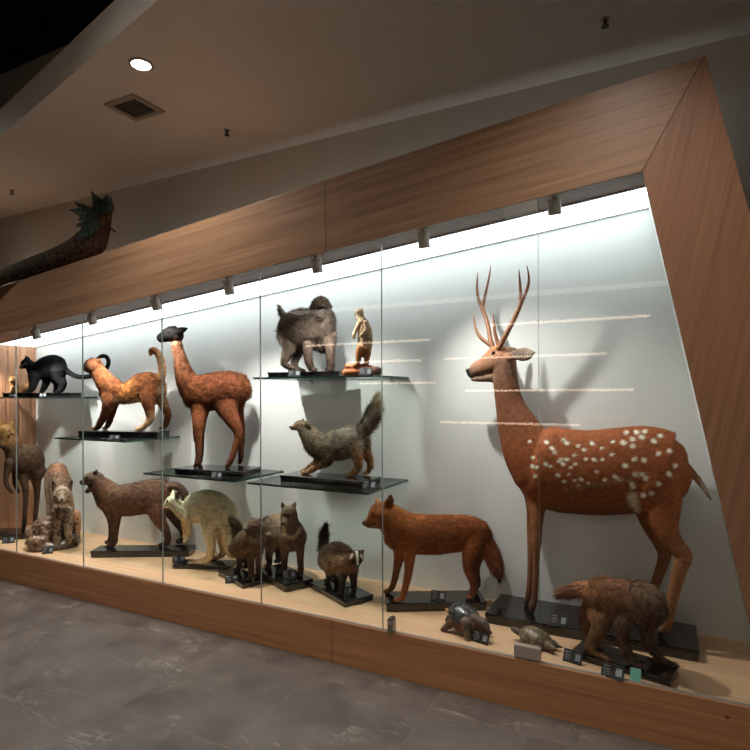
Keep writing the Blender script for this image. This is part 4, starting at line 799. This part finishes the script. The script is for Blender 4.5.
bk.chain([(61.5, 365, 3), (66, 370, 2.6), (72, 374.5, 2.4), (80, 377, 2.3), (90, 376.3, 2.2), (99, 374.3, 2.1), (105.5, 369.5, 2), (108.6, 362.5, 1.9), (106.2, 356.6, 1.8), (101.5, 356.2, 1.9), (97.8, 358.5, 1.5)], 0, -30, c=N1, f=.5)
bk.spots([(21, 366, 1.8), (22.6, 365.2, 1.4), (24.6, 364, .9), (26, 363.2, .8)], (206, 190, 160), both=False)
bk.build(3).fur(5000, .012, .0017, .3, .3, .3, .3); bk.eye(24, 361.6, .8); bk.nose(20.4, 366.4, .9, l=0)
base2, ang2, _ = plinth((-5.22, 2.95, 0), (-4.98, 3.10, 0), .12, .02, ZC, 'short black plinth under the small ginger animal in the top left corner', bev=.003)
sm = Animal('small_ginger_animal', 'small ginger animal crouching behind the black cat-like animal, top left corner', 'animal', base2, 52, 'shaggy', .45)
S1, S2 = (168, 120, 74), (196, 142, 92)
sm.chain([(13.6, 384, 3.2), (14.6, 388, 4), (16.5, 391, 4.2)], -1, 0, c=[S1, S1, S2]); sm.chain([(13.4, 380, 3.5), (13.6, 382.5, 3.4)], -3, -2, c=S1, f=.3)
sm.chain([(11.4, 381.4, 1.5), (12.6, 380.8, 2.6)], -6, -4, c=[(96, 66, 44), S1], f=.1); sm.chain([(10.8, 377, 1.5), (10, 374.8, .9)], -2, c=(120, 84, 52), f=.1); sm.chain([(15.8, 377, 1.5), (16.8, 374.8, .9)], -2, c=(120, 84, 52), f=.1)
sm.chain([(18, 391, 3), (22, 389.5, 3.4), (26.5, 388, 3.6), (31, 387.6, 2.6)], 2, 3, c=[S1, S2, (214, 160, 104), S2], f=1.3); sm.chain([(12.6, 387, 1.6), (11.4, 390.5, 1.4), (10.6, 393, 1.1)], -4, c=(140, 98, 62), f=.1)
sm.build(3).fur(2000, .016, .0015, .35, .2, .3, .25); sm.eye(12.6, 380.3, .7)
# ================================================================ golden cat
base, ang, _ = plinth((-4.07, 2.85, 0), (-3.40, 3.03, 0), .17, .05, ZG, 'black plinth on the second shelf under the golden cat')
gc = Animal('golden_cat', 'golden-brown cat with head thrown back and upright tail on a glass shelf', 'cat', base, 24, 'shaggy', .5)
Y1, Y2, Y3, Y4 = (172, 106, 50), (142, 84, 48), (122, 76, 48), (204, 164, 116)
gc.torso([(106, 376, 398, .6), (114, 380, 403), (124, 384, 404), (133, 379.5, 403), (142, 373.8, 402), (150, 372.3, 400), (157, 375, 397, .6), (162, 381, 394, .5)], .6, c=[Y2, Y2, (176, 112, 54), (196, 130, 62), Y2, Y2, Y2, Y4])
gc.chain([(92, 366, 7.6), (97, 370.5, 7.8), (102, 377, 9), (107, 384, 10.4), (113, 389, 11)], k=.7, c=[Y3, Y2, Y2], f=.5)
gc.chain([(88.2, 367.6, 5.2), (89, 367, 6.6), (91.5, 366, 7.8), (95, 366.5, 8)], k=.9, c=[(72, 50, 40), (84, 58, 44), (104, 68, 46), Y2], f=.25)
gc.chain([(98, 361, 2.2), (99.6, 359, 1.4)], -4, k=.6, c=Y3, f=.2); gc.chain([(91, 359.5, 2), (91.5, 358, 1.2)], 5, k=.6, c=Y3, f=.2)
gc.chain([(110, 395, 9), (108.3, 405, 6.4), (105, 414, 4.8), (100.5, 422, 3.8), (98, 426.5, 3.2), (95.4, 428.5, 2.3)], -6, ground=True, c=[Y2, Y3, (104, 68, 46), (90, 62, 46)], f=.4)
gc.chain([(114, 396, 8), (112.8, 406, 5.2), (110.8, 415, 4), (108.5, 423, 3.2), (105.8, 427.2, 2.2)], 7, ground=True, c=[Y3, Y3, (128, 98, 70)], f=.4)
gc.chain([(148, 387, 12), (148.3, 399, 8.4), (149.5, 409, 5.8), (150.3, 417, 4.6), (147, 423.5, 3.6), (142, 427.5, 3), (138.6, 428.8, 2)], -7, ground=True, k=.8, c=[Y2, Y2, Y4, (196, 160, 116)], f=.5)
gc.chain([(156, 388, 10), (160.5, 399, 6.8), (165.6, 409, 4.6), (168, 415, 3.8), (166, 423, 3.2), (163, 427.6, 2.2)], 7, ground=True, k=.8, c=[Y4, Y2, Y3], f=.5)
gc.chain([(159.5, 382, 4), (162, 373, 3.8), (161.5, 364, 3.6), (159.8, 356.5, 3.5), (156, 351.7, 3.4), (151.8, 350.2, 3), (151, 353.5, 2)], 1, c=[Y2, (190, 140, 90), (196, 150, 104), Y2, Y2, (190, 150, 104)], f=.5)
gc.spots([(115, 399, 3), (126, 401.5, 3), (137, 400, 3), (160, 389, 4), (161, 394, 4), (120, 401, 2.4), (131, 401.6, 2.4)], (214, 176, 128)); gc.spots([(136.6, 396, 2.4), (138, 390, 1.6)], (104, 66, 38))
gc.build(6).fur(9000, .022, .0017, .3, .25, .3, .38); gc.eye(87.2, 363.3, .9, mirror=0); gc.nose(84.6, 367.6, 1.4, 1.4, 1.8, l=0)
# ================================================================ llama-like animal
base, ang, _ = plinth((-2.985, 2.80, 0), (-2.47, 2.905, 0), .26, .04, ZL, 'black plinth on the third shelf under the black-faced llama-like animal')
al = Animal('young_llama', 'reddish-brown long-necked llama-like animal with a black face on a glass shelf', 'llama', base+np.array((0,.08,0)), 22, 'shaggy', .55)
A1, A2_, A3 = (130, 74, 42), (114, 64, 38), (140, 94, 68)
al.torso([(190, 377, 407, .7), (198, 375.5, 410), (208, 374.5, 410.5), (220, 372.5, 409), (231, 372.3, 408), (238, 374.5, 406, .66), (242.5, 378.5, 402, .6), (245.5, 384, 396, .5)], .7, c=[A1, A1, A2_, A2_, A2_, A2_])
al.chain([(177, 345, 5.6), (177.8, 350, 5.7), (180, 358, 6.4), (183, 370, 8.4), (187, 381, 11), (193, 390, 13)], k=.85, c=[A3, (150, 96, 70), (146, 92, 62), A1, A1], f=.5)
al.chain([(161.4, 337.8, 4.9), (164, 336.8, 5.8), (168, 335, 7.2), (172.5, 334, 8.4), (176.5, 335.5, 7.4)], k=.78, c=(13, 12, 12), f=.1)
al.chain([(176, 331.5, 2.6), (179.5, 330.8, 3.4), (183.5, 329.8, 3), (187, 328.6, 1.2)], -5, -7, k=.5, c=(13, 12, 12), f=.1); al.chain([(173, 329, 1.8), (174, 327, 1.6), (176, 325.8, .7)], 4, 6, k=.5, c=(13, 12, 12), f=.1)
al.chain([(200, 400, 11), (199, 413, 8), (198.4, 424, 6.2), (198, 434, 5.4), (198.4, 444, 3.9), (198.6, 455, 3.3), (197.6, 462.5, 3.4), (195.4, 466, 2.4)], -6, ground=True, paw=0, c=[A1, A1, A2_, (112, 66, 42), (92, 58, 40), (70, 48, 38)], f=.28)
al.chain([(203, 400, 10), (201.5, 413, 7), (200.8, 425, 5), (200.6, 437, 4), (200.8, 450, 3.2), (200, 459.5, 2.6)], 6, ground=True, paw=0, c=[A2_, A2_, (92, 56, 38)], f=.28)
al.chain([(228, 392, 15), (226, 404, 12.5), (230, 415, 9.2), (235.5, 425, 7), (238.6, 434, 5), (236.4, 444, 3.9), (233.3, 454, 3.3), (229.6, 462.5, 3.2), (227, 466.5, 2.2)], -7, ground=True, paw=0, k=.75, c=[A2_, A2_, A2_, (110, 64, 40), (92, 56, 38)], f=.3)
al.chain([(235, 394, 12), (235.5, 408, 9), (238.6, 419, 6.4), (241, 429, 4.6), (241.6, 440, 3.6), (241, 451, 3.1), (240.8, 459, 3), (239.6, 462.6, 2.2)], 7, ground=True, paw=0, k=.75, c=[A2_, (104, 60, 38), (98, 58, 38), (86, 54, 38)], f=.3)
al.chain([(241, 379, 5), (245, 384.5, 4.4), (247.4, 390, 3.6), (248, 396.5, 1.8)], 0, c=[A2_, A1, A1], f=1)
al.build(6).fur(13000, .026, .0018, .4, .2, .5, .42); al.eye(168.6, 332, 1.3, mirror=0)
# ================================================================ grey fox in a play bow
base, ang, _ = plinth((-2.14, 2.855, 0), (-1.535, 2.872, 0), .20, .04, ZX, 'black plinth on the middle shelf under the bowing grey fox-like animal')
fx = Animal('grey_fox', 'grizzled grey and tan fox-like animal bowing on its forelegs on a glass shelf', 'fox', base, 10, 'shaggy', .55)
F1, F2, F3, F4 = (150, 134, 112), (132, 112, 88), (206, 158, 108), (96, 78, 62)
fx.torso([(309, 431, 450, .7), (317, 432.5, 457), (327, 434.5, 460), (337, 431, 459.5), (347, 427.5, 456), (355, 427, 454), (360, 430, 449, .6)], .68, c=[F2, F2, F1, F1, (170, 160, 144), (172, 160, 142), F1])
fx.chain([(303, 427.5, 7), (307, 432, 8.6), (312, 439, 10.5), (318, 446, 12)], k=.85, c=[F2, F1, F2], f=.8)
fx.chain([(291.8, 427.8, 2.1), (295, 427, 3.4), (299, 426, 5.6), (304, 427.5, 7)], k=.85, c=[(140, 104, 74), (168, 130, 92), F2, F2], f=.35)
fx.chain([(306.5, 424.5, 2.6), (308.3, 427, 2.6), (308.9, 430, 1.6)], -5, k=.5, c=(92, 68, 52), f=.3); fx.chain([(302, 421.5, 2), (303, 419.8, 1)], 5, k=.5, c=(100, 76, 58), f=.3)
fx.chain([(322, 449, 9), (328, 456, 6.6), (327, 461, 4.8), (318, 465, 3.7), (311, 469, 3.2), (306.5, 471, 2.4)], -6, ground=True, c=[F1, F2, (196, 150, 104), (186, 146, 104)], f=.5)
fx.chain([(318, 450, 8), (319, 457, 5.4), (314.5, 461, 3.9), (309, 463.6, 3.1), (305, 466.4, 2.2)], 6, ground=True, c=[F2, F2, (160, 126, 92)], f=.5)
fx.chain([(353, 441, 11), (355.5, 451, 7.4), (358, 459.5, 5.2), (358, 466.5, 4), (354.5, 471.5, 3.2), (350.5, 474.3, 2.2)], -6, ground=True, k=.8, c=[F1, F3, F3, (216, 180, 138)], f=.6)
fx.chain([(361, 442, 8.5), (366, 451, 5.6), (370, 459.6, 4), (369.6, 465, 3.2), (366.5, 470, 2.2)], 7, ground=True, k=.8, c=[(180, 134, 92), F3, (210, 168, 124)], f=.6)
fx.chain([(358.5, 431.5, 5), (364, 428.5, 6.2), (369.5, 422, 7), (373.6, 413, 6.4), (376.4, 405, 4.4), (377.3, 399, 1.8)], 1, c=[F1, (142, 128, 112), (124, 108, 92), (150, 134, 112), (226, 206, 166), (230, 212, 176)], f=1.5)
fx.build(4).fur(9000, .03, .0018, .33, .25, .35, .32); fx.eye(298.3, 424.3, 1.1, mirror=0); fx.nose(290.8, 427.2, 1.7, 1.5, 1.8, l=0)
# ================================================================ big grey-brown monkey and standing small animal on the topmost shelf
base, ang, _ = plinth((-2.30, 2.94, 0), (-1.78, 2.98, 0), .22, .036, ZT, 'thin black plinth on the topmost shelf under the big grey-brown monkey', bev=.003)
bb = Animal('big_monkey', 'big shaggy grey-brown monkey with a stub tail on all fours on the topmost shelf', 'monkey', base, 22, 'shaggy', .55)
H1, H2, H3 = (120, 104, 90), (104, 88, 76), (112, 82, 64)
bb.torso([(283, 316, 341, .75), (289, 311.5, 347), (297, 309.5, 351), (306, 309, 351), (315, 309, 348), (323, 313, 347, .85)], .8, c=[H1, H1, H1, H2, H2])
bb.chain([(320.5, 309, 10.5), (321.5, 318, 13), (322, 329, 12.8), (321.5, 341, 10.5)], -6, -2, k=.85, c=[(112, 96, 84), (122, 108, 96), (112, 98, 86), H2])
bb.chain([(320.8, 306, 9.6), (320.5, 308.5, 9.2)], -6, -7, k=.95, c=[(110, 80, 62), (104, 80, 66)], f=.3)
bb.chain([(320, 316, 4.2), (320.3, 312.5, 5.2), (320.5, 308.5, 6.8)], -15, -11, k=.95, c=[(104, 92, 82), (108, 94, 84), (92, 74, 62)], f=.25)
bb.blob(311.3, 308, -5, 1.7, 2.4, 1.6, (110, 84, 66), .2); bb.blob(330.3, 306.5, -4, 1.7, 2.4, 1.6, (60, 44, 38), .2)
bb.chain([(310.5, 335, 8), (307.5, 346, 5.6), (308, 355, 4.7), (309.5, 363, 4), (312.5, 368.3, 2.6)], -9, ground=True, c=[H2, (96, 78, 66), (80, 64, 56)], f=.6)
bb.chain([(328.5, 334, 8), (329.8, 346, 5.6), (330.3, 356, 4.7), (330.8, 364, 4), (330.6, 369, 2.8)], -9, ground=True, c=[H2, (96, 78, 66), (80, 64, 56)], f=.6)
bb.chain([(288, 334, 12), (289.5, 346, 8.2), (286.6, 355, 5.6), (284.5, 362, 4), (289, 366, 3), (297, 369, 2.4)], -6, ground=True, c=[H1, H1, H2, (92, 76, 66)], f=.6)
bb.chain([(296, 340, 9), (297.5, 350, 6), (294.5, 359, 4.3), (296, 365, 3), (301, 367.6, 2.2)], 7, ground=True, c=[H2, H2, (86, 70, 60)], f=.6)
bb.chain([(284.5, 317, 3.6), (281.5, 312.5, 2.9), (279.2, 307.3, 1.2)], 2, c=(112, 98, 86), f=.7)
for sx in (311.5, 330.5):
    for i in range(3): bb.chain([(sx, 368.5, 2), (sx-2+i*2.4, 370.3, 1.2)], -10, c=(56, 46, 42), f=0)
bb.spots([(316.4, 308, 2.6), (319.8, 308, 2.2), (323.4, 307.8, 2.6), (313.4, 308.2, 2), (326.6, 307.6, 2)], (40, 31, 28), both=False)  # dark eye sockets, their shade painted into the coat colour
bb.build(4).fur(10000, .032, .0018, .26, .45, .25, .24); bb.eye(317, 307.9, 1.2); bb.eye(323.5, 307.6, 1.2); bb.nose(319.8, 317.5, 1.5, .9)
lgp = np.array((-1.575, 2.955, ZT))
lb = empty('log_base', tuple(lgp), 'small orange-brown log base at the right end of the topmost shelf', 'log')
LA = Animal('log', None, None, lgp, 12, 'fur', .5); LA.b = lgp.copy()
for pts in ([(346, 372.8, 4.2), (354, 371.8, 4.2), (362, 370.9, 4.4), (371, 370.8, 4.6), (377.5, 371.5, 5)], [(348, 366.6, 3.2), (356, 367.8, 3.4), (364, 367.3, 3.6), (370, 368, 3)]): LA.chain(pts, -2, c=[(200, 118, 58), (186, 104, 50), (170, 92, 46), (140, 76, 42), (96, 58, 38)])
LA.mat = M['log']; LA.spots([(377.5, 371.5, 4.2)], (66, 44, 34), both=False); LA.build(2); LA.o.parent = lb; LA.o.location = (0, 0, 0)
mk_ = Animal('standing_small_animal', 'small slender tan animal standing upright on a log on the topmost shelf', 'animal', np.array((lgp[0], lgp[1], ZT+.06)), 24, 'shaggy', .42)
V1, V2, V3 = (176, 150, 118), (190, 160, 122), (180, 122, 72)
mk_.chain([(361, 319, 4.2), (363.6, 326, 6), (365.2, 335, 7), (365, 345, 7), (364, 351, 6)], k=.85, c=[V1, V1, V1, V2, V3])
mk_.chain([(359.6, 312.8, 4.2), (360.3, 317, 3.9), (361.6, 321, 4.4)], k=.85, c=V1, f=.4); mk_.chain([(355.9, 314.6, 1.3), (357.6, 313.7, 2.3), (359.4, 312.8, 3.4)], k=.85, c=[(60, 44, 36), (120, 92, 70), V1], f=.2)
mk_.chain([(359, 309.2, 1.3), (359.2, 308, .6)], 3, c=V1, f=.1); mk_.chain([(362, 309.6, 1.4), (362.8, 308.4, .7)], -3, c=V1, f=.1)
mk_.chain([(360.5, 322, 3), (357.4, 327, 2.2), (355, 331.5, 1.9), (353.8, 335, 2), (354.2, 338, 1.2)], -2, -4, c=[V1, V1, (224, 200, 160)], f=.3); mk_.chain([(366, 323, 3), (366.5, 329, 2.2), (363.6, 333, 1.8), (361, 335, 1.2)], -6, -8, c=[V1, V1, (214, 190, 150)], f=.3)
mk_.chain([(361, 348, 4.6), (358.8, 355, 3.4), (358.3, 361, 2.6), (357, 364, 2.2), (354.6, 365.2, 1.5)], -3, -3, c=[V3, V3, (190, 136, 84)], f=.4); mk_.chain([(367, 348, 4.6), (367.3, 355, 3.4), (366.6, 361, 2.6), (366, 364, 2.2), (364, 365.4, 1.5)], -2, -2, c=[V3, V3, (160, 100, 60)], f=.4)
mk_.b = np.array((lgp[0], lgp[1], ZT+.03)); mk_.spots([(358, 312.6, 1.3)], (50, 36, 30), both=False)
mk_.build(3).fur(3500, .017, .0014, .3, .3, .3, .24); mk_.eye(358, 312.3, .9); mk_.nose(355.4, 314.4, .8, l=0)
# ================================================================ turtles
def turtle(name, label, b, ang, cols, shellpts, limbs, head, spots_, fmat):
    t = Animal(name, label, 'turtle', b, ang, 'fur', .45); S_, Sk = cols
    for ch, l0, l1, cc in limbs: t.chain(ch, l0, l1, c=cc, f=0)
    t.chain(head[0], head[1], head[2], c=Sk, f=0); t.mat = fmat; t.build(2)
    (cx, cy, l, rx, ry, rl, tl) = shellpts; p = t.pt(cx, cy, l); qn = math.radians(tl); ax = math.cos(qn)*t.a+math.sin(qn)*u0; az = -math.sin(qn)*t.a+math.cos(qn)*u0
    # domed carapace with plate ridges and a flared rim
    nu, nv = 40, 16; V = []; 
    for j in range(nv+1):
        v = j/nv
        for i in range(nu):
            th = 2*math.pi*i/nu; rad = math.sin(v*math.pi/2)**.9; h = math.cos(v*math.pi/2)**.8
            rg = .035*math.cos(5*th)*math.sin(v*math.pi)**2 + .05*math.exp(-((math.sin(th)*rad)/.1)**2)*(1-v*.5)
            fl = 1+.05*(v > .86)*(1+.5*math.cos(18*th)); pt_ = (rad*fl*math.cos(th)*rx, rad*fl*math.sin(th)*rl, (h+rg*(1-v))*ry*1.5)
            V.append(p + t.s*(ax*pt_[0]+t.n*pt_[1]+az*(pt_[2]-ry*.55))); V[-1][2] = max(V[-1][2], ZB+.006)
    Fc = [(j*nu+i, j*nu+(i+1) % nu, (j+1)*nu+(i+1) % nu, (j+1)*nu+i) for j in range(nv) for i in range(nu)]
    n0 = len(V); V.append(p - az*t.s*ry*.75); V[-1][2] = max(V[-1][2], ZB+.004); Fc += [(nv*nu+(i+1) % nu, nv*nu+i, n0) for i in range(nu)]
    g = Geo().add(V, Fc); g.obj('carapace', S_, t.o, smooth=True, sharp=70)
    return t
def shell_mat(name, c1, c2, rough, scale):
    m, nt, b = nmat(name); tc = nd(nt, 'ShaderNodeTexCoord'); vo = nd(nt, 'ShaderNodeTexVoronoi', feature='DISTANCE_TO_EDGE'); vo.inputs['Scale'].default_value = scale; nt.links.new(tc.outputs['Object'], vo.inputs['Vector'])
    nz = nd(nt, 'ShaderNodeTexNoise'); nz.inputs['Scale'].default_value = 60; nt.links.new(tc.outputs['Object'], nz.inputs['Vector'])
    cr = nd(nt, 'ShaderNodeValToRGB'); cr.color_ramp.elements[0].position = 0; cr.color_ramp.elements[1].position = .18; cr.color_ramp.elements[0].color = lin(c1); cr.color_ramp.elements[1].color = lin(c2); nt.links.new(vo.outputs['Distance'], cr.inputs['Fac'])
    mx = nd(nt, 'ShaderNodeMix', data_type='RGBA', blend_type='MULTIPLY'); mx.inputs['Factor'].default_value = .6; nt.links.new(cr.outputs[0], mx.inputs['A']); nt.links.new(nz.outputs['Color'], mx.inputs['B']); nt.links.new(mx.outputs['Result'], b.inputs['Base Color'])
    b.inputs['Roughness'].default_value = rough; bp = nd(nt, 'ShaderNodeBump'); bp.inputs['Strength'].default_value = .5; bp.inputs['Distance'].default_value = .006; nt.links.new(cr.outputs[0], bp.inputs['Height']); nt.links.new(bp.outputs[0], b.inputs['Normal']); return m
skin1 = coat_mat('dark_turtle_skin', .6, .4, 70, .3); skin2 = coat_mat('brown_turtle_skin', .6, .4, 70, .3)
T1 = (84, 68, 54)
t1 = turtle('dark_turtle', 'dark glossy-shelled turtle raised on its flippers in front of the plinth of the russet dog', np.r_[gz(466, 634)[:2], ZB], -14, (shell_mat('dark_shell', (30, 30, 30), (78, 78, 76), .22, 22), (88, 70, 58)), (466, 614.5, 4, 17.5, 8.5, 14, -22),
    [([(454, 620, 5), (449, 625, 4), (444, 628.5, 2.8), (441.6, 629.5, 1.4)], -4, -10, T1), ([(466, 623, 6), (467, 630, 4.4), (468, 637, 3.2), (468.5, 641.5, 2)], -8, -12, (104, 90, 68)), ([(477, 622, 5), (482, 627, 4), (488, 631, 2.8), (491, 633, 1.5)], 8, 10, T1), ([(455, 612, 4), (449, 611, 2.6), (446, 609.5, 1.4)], 10, 14, (150, 120, 84)), ([(456, 621, 7), (465, 624.5, 8), (475, 625, 7)], 0, 0, (110, 66, 44)), ([(450, 616, 3), (447, 620, 2)], 8, 8, T1)],
    ([(474, 618, 4.6), (479, 621, 4.8), (483, 623.5, 5.4), (486, 626.5, 4), (487.4, 628.4, 2.8)], 0, -4), None, skin1)
t1.eye(484.5, 623.5, .8); t1.o['group'] = 'turtles'
T2 = (112, 96, 76)
t2 = turtle('brown_turtle', 'dull brown turtle with a raised head behind the bottom glass clamp', np.r_[gz(538, 646)[:2], ZB], -10, (shell_mat('brown_shell', (92, 76, 56), (148, 128, 100), .35, 26), (96, 84, 68)), (538, 638.5, 2, 18.5, 9, 13, -20),
    [([(524, 638, 4), (521.5, 642, 2.8), (520, 645, 1.6)], -6, -10, T2), ([(526, 636, 4), (522, 639, 2)], 8, 10, T2), ([(548, 645, 4), (552, 647.5, 2.6), (555, 648.5, 1.4)], -6, -9, T2), ([(551, 644, 3.6), (557, 646, 2), (562, 647.2, .8)], 1, 1, (60, 50, 42)), ([(528, 641, 6), (538, 643, 6.5), (548, 645.5, 5)], 0, 0, (140, 96, 62)), ([(553, 643, 3.4), (557, 645, 2)], 8, 10, T2)],
    ([(524, 636, 3.4), (519, 632.5, 3), (515, 630, 3.2), (512.6, 629, 2)], 0, -1), None, skin2)
t2.eye(514, 628.8, .7); t2.o['group'] = 'turtles'
# ================================================================ label cards
CY_ = lambda px, py, Z: gz(px, py, Z)
def card_at(px, py, Z, yaw, label, Y=None, **kw):
    p = at_y(px, py, Y) if Y else gz(px, py, Z); 
    if Z is not None: p[2] = Z+.0008
    return card(p, yaw, label, **kw)
card_at(479.5, 643.5, ZB, -14, 'black label card leaning at the head of the dark turtle')
card_at(571.5, 663.5, ZB, -14, 'black label card beside the tail of the brown turtle, right of the glass clamp')
card_at(611.5, 673, ZB, -13, 'black label card in front of the bending monkey, left of the mint card', w=.097, h=.064) if False else card_at(611.5, 679, ZB, -13, 'black label card in front of the bending monkey, left of the mint card', w=.092, h=.06)
card_at(635, 682.5, ZB, -6, 'small mint-green card propped in front of the bending monkey', w=.042, h=.055, mat='mint', ink=False, patch=False, group='mint card')
card_at(558, 626, ZB+.052, -10, 'black label card on the deer plinth, behind the brown turtle')
card_at(437.5, 601, ZB+.05, 5, 'black label card on the plinth of the russet wild dog')
card_at(347, 595.5, ZB+.035, 28, 'black label card between the forelegs of the badger', w=.08, h=.05)
card_at(289.5, 579, ZB+.048, 34, 'black label card on the plinth at the feet of the pale-ringed animal', w=.085)
card_at(231.5, 583.5, ZB, 36, 'black label card standing alone on the case floor, front of the shaggy dark animal', w=.08)
card_at(178.5, 563, ZB+.026, 40, 'black label card leaning at the forepaw end of the wallaby plinth', w=.085)
card_at(47.5, 554, ZB, 48, 'black label card standing at the front of the lynx rock', w=.075)
card_at(8, 543.5, ZB, 50, 'black label card in front of the dark plinth at far left', w=.09)
card_at(113.5, 437.5, ZG, 22, 'black label card leaning on the plinth of the golden cat', Y=2.83, w=.08, h=.035)
card_at(216, 477.5, ZL, 18, 'black label card leaning on the plinth of the llama-like animal', Y=2.79, w=.075, h=.045)
card_at(368.5, 489, ZX, 6, 'black label card at the right corner of the grey fox plinth', Y=2.83, w=.082, h=.055)
card_at(294, 380, ZT, 28, 'grey label card leaning on the plinth of the big monkey', Y=2.83, w=.075, h=.045)
card_at(365, 378, ZT, 12, 'black label card in front of the orange-brown log', Y=2.86, w=.075, h=.05)
card_at(12.5, 396.5, ZC, 50, 'small bright label card at the left end of the top left shelf', Y=2.80, w=.05, h=.03)
card_at(42.5, 396.5, ZC, 44, 'small label card below the black cat-like animal', Y=2.83, w=.05, h=.03)
# ================================================================ hollow log with a fern on top of the case
tl = np.array((-3.75, 2.76, top(-3.75)))
lg = empty('fern_log', tuple(tl), 'dark hollow log with a green fern lying on top of the case', 'planter')
LP = [(-22, 286, 8, 0), (0, 277.5, 8, 0), (20, 271, 9, 0), (38, 265, 10, 0), (58, 259, 11.5, 0), (76, 252.5, 13.5, 0), (90, 243, 14.5, 0), (97, 230, 12, 0), (100.5, 217, 10.5, 0), (102, 209, 9.5, 0)]
LOG = Animal('trunk', None, None, tl, 12, 'fur', .6); LOG.b[2] = -9
LOG.chain([(x, y, r) for x, y, r, _ in LP], 0, c=[(78, 68, 60), (64, 55, 48), (66, 54, 46), (74, 56, 47), (82, 60, 50)]); LOG.mat = M['bark2'] = coat_mat('bark', .95, .6, 40, .1)
LOG.spots([(101, 204, 8), (97, 212, 7), (105, 201, 7)], (30, 24, 20), both=False); LOG.build(2)
LOG.o.parent = lg; LOG.o.location = LOG.b - tl
for nme, (sx, sy), pts in [('frond', (0, 0), f_) for f_ in (
    [(99, 216), (90, 212), (82, 206), (74.5, 202)], [(98, 217), (88, 216), (78, 211), (69.5, 209)], [(99, 220), (90, 222), (82, 224), (75.5, 225)], [(98, 222), (90, 227), (82, 233), (72.5, 236.5)], [(99, 221), (93, 229), (85, 233), (75, 237)],
    [(100, 214), (97, 205), (95, 197), (91, 191)], [(103, 212), (104, 203), (106, 197), (107.5, 195)], [(104, 212), (108, 205), (111, 205), (114, 212)], [(102, 212), (107, 200), (110, 200), (111.5, 206)], [(97, 218), (92, 214), (88, 209), (84, 205)], [(96, 220), (90, 219), (83, 218), (78, 220)], [(101, 215), (99, 206), (98, 200), (100, 197)])]:
    l0 = RNG.uniform(-13, -5); l1 = l0+RNG.uniform(-12, 8); C3 = catmull([LOG.pt(x, y, l0+(l1-l0)*i/3) for i, (x, y) in enumerate(pts)], .006); g = Geo(); L = len(C3)
    T = np.gradient(C3, axis=0); T /= np.linalg.norm(T, axis=1)[:, None]+1e-9
    g.tube(C3, np.linspace(.004, .0015, L), 6)
    for i in range(2, L-1):
        u = i/L; ll = .036*math.sin(math.pi*min(1, .25+.8*u))+.006; t = T[i]
        for sg in (-1, 1):
            sd = np.cross(t, LOG.n); sd = sd*sg+.25*t+LOG.n*RNG.normal(0, .25); sd /= np.linalg.norm(sd); b0 = C3[i]; w_ = t*.0042; th = LOG.n*.0012
            tip = b0+sd*ll-u0*.006; md_ = b0+sd*ll*.5
            g.add([b0-w_*.5, md_-w_, tip, md_+w_, b0+w_*.5, b0-w_*.5+th, md_-w_+th, tip+th, md_+w_+th, b0+w_*.5+th], [(0, 1, 2, 3, 4), (9, 8, 7, 6, 5), (0, 5, 6, 1), (1, 6, 7, 2), (2, 7, 8, 3), (3, 8, 9, 4), (4, 9, 5, 0)])
    g.obj('frond', M['fern'], lg)
g = Geo().tube(catmull([LOG.pt(104, 225, 2), LOG.pt(110, 228, 2), LOG.pt(115, 231.5, 2)], .01), [.007]*len(catmull([LOG.pt(104, 225, 2), LOG.pt(110, 228, 2), LOG.pt(115, 231.5, 2)], .01)), 8); g.obj('broken_twig', M['bark'], lg)
# ================================================================ room light, world, view
wd = bpy.data.worlds.new('dim_room'); SC.world = wd; wd.use_nodes = True; bg = wd.node_tree.nodes['Background']; bg.inputs['Color'].default_value = (.05, .045, .04, 1); bg.inputs['Strength'].default_value = .0
SC.view_settings.view_transform = 'Standard'; SC.view_settings.look = 'None'; SC.view_settings.gamma = 1; SC.view_settings.use_curve_mapping = False
SC.view_settings.exposure = EXPO
SC.cycles.denoising_prefilter = 'FAST'
SC.cycles.max_bounces = 10; SC.cycles.transparent_max_bounces = 24; SC.cycles.diffuse_bounces = 5; SC.cycles.glossy_bounces = 4
SC.cycles.sample_clamp_indirect = 4; SC.cycles.caustics_reflective = False; SC.cycles.caustics_refractive = False
for v in VERB: print(v)
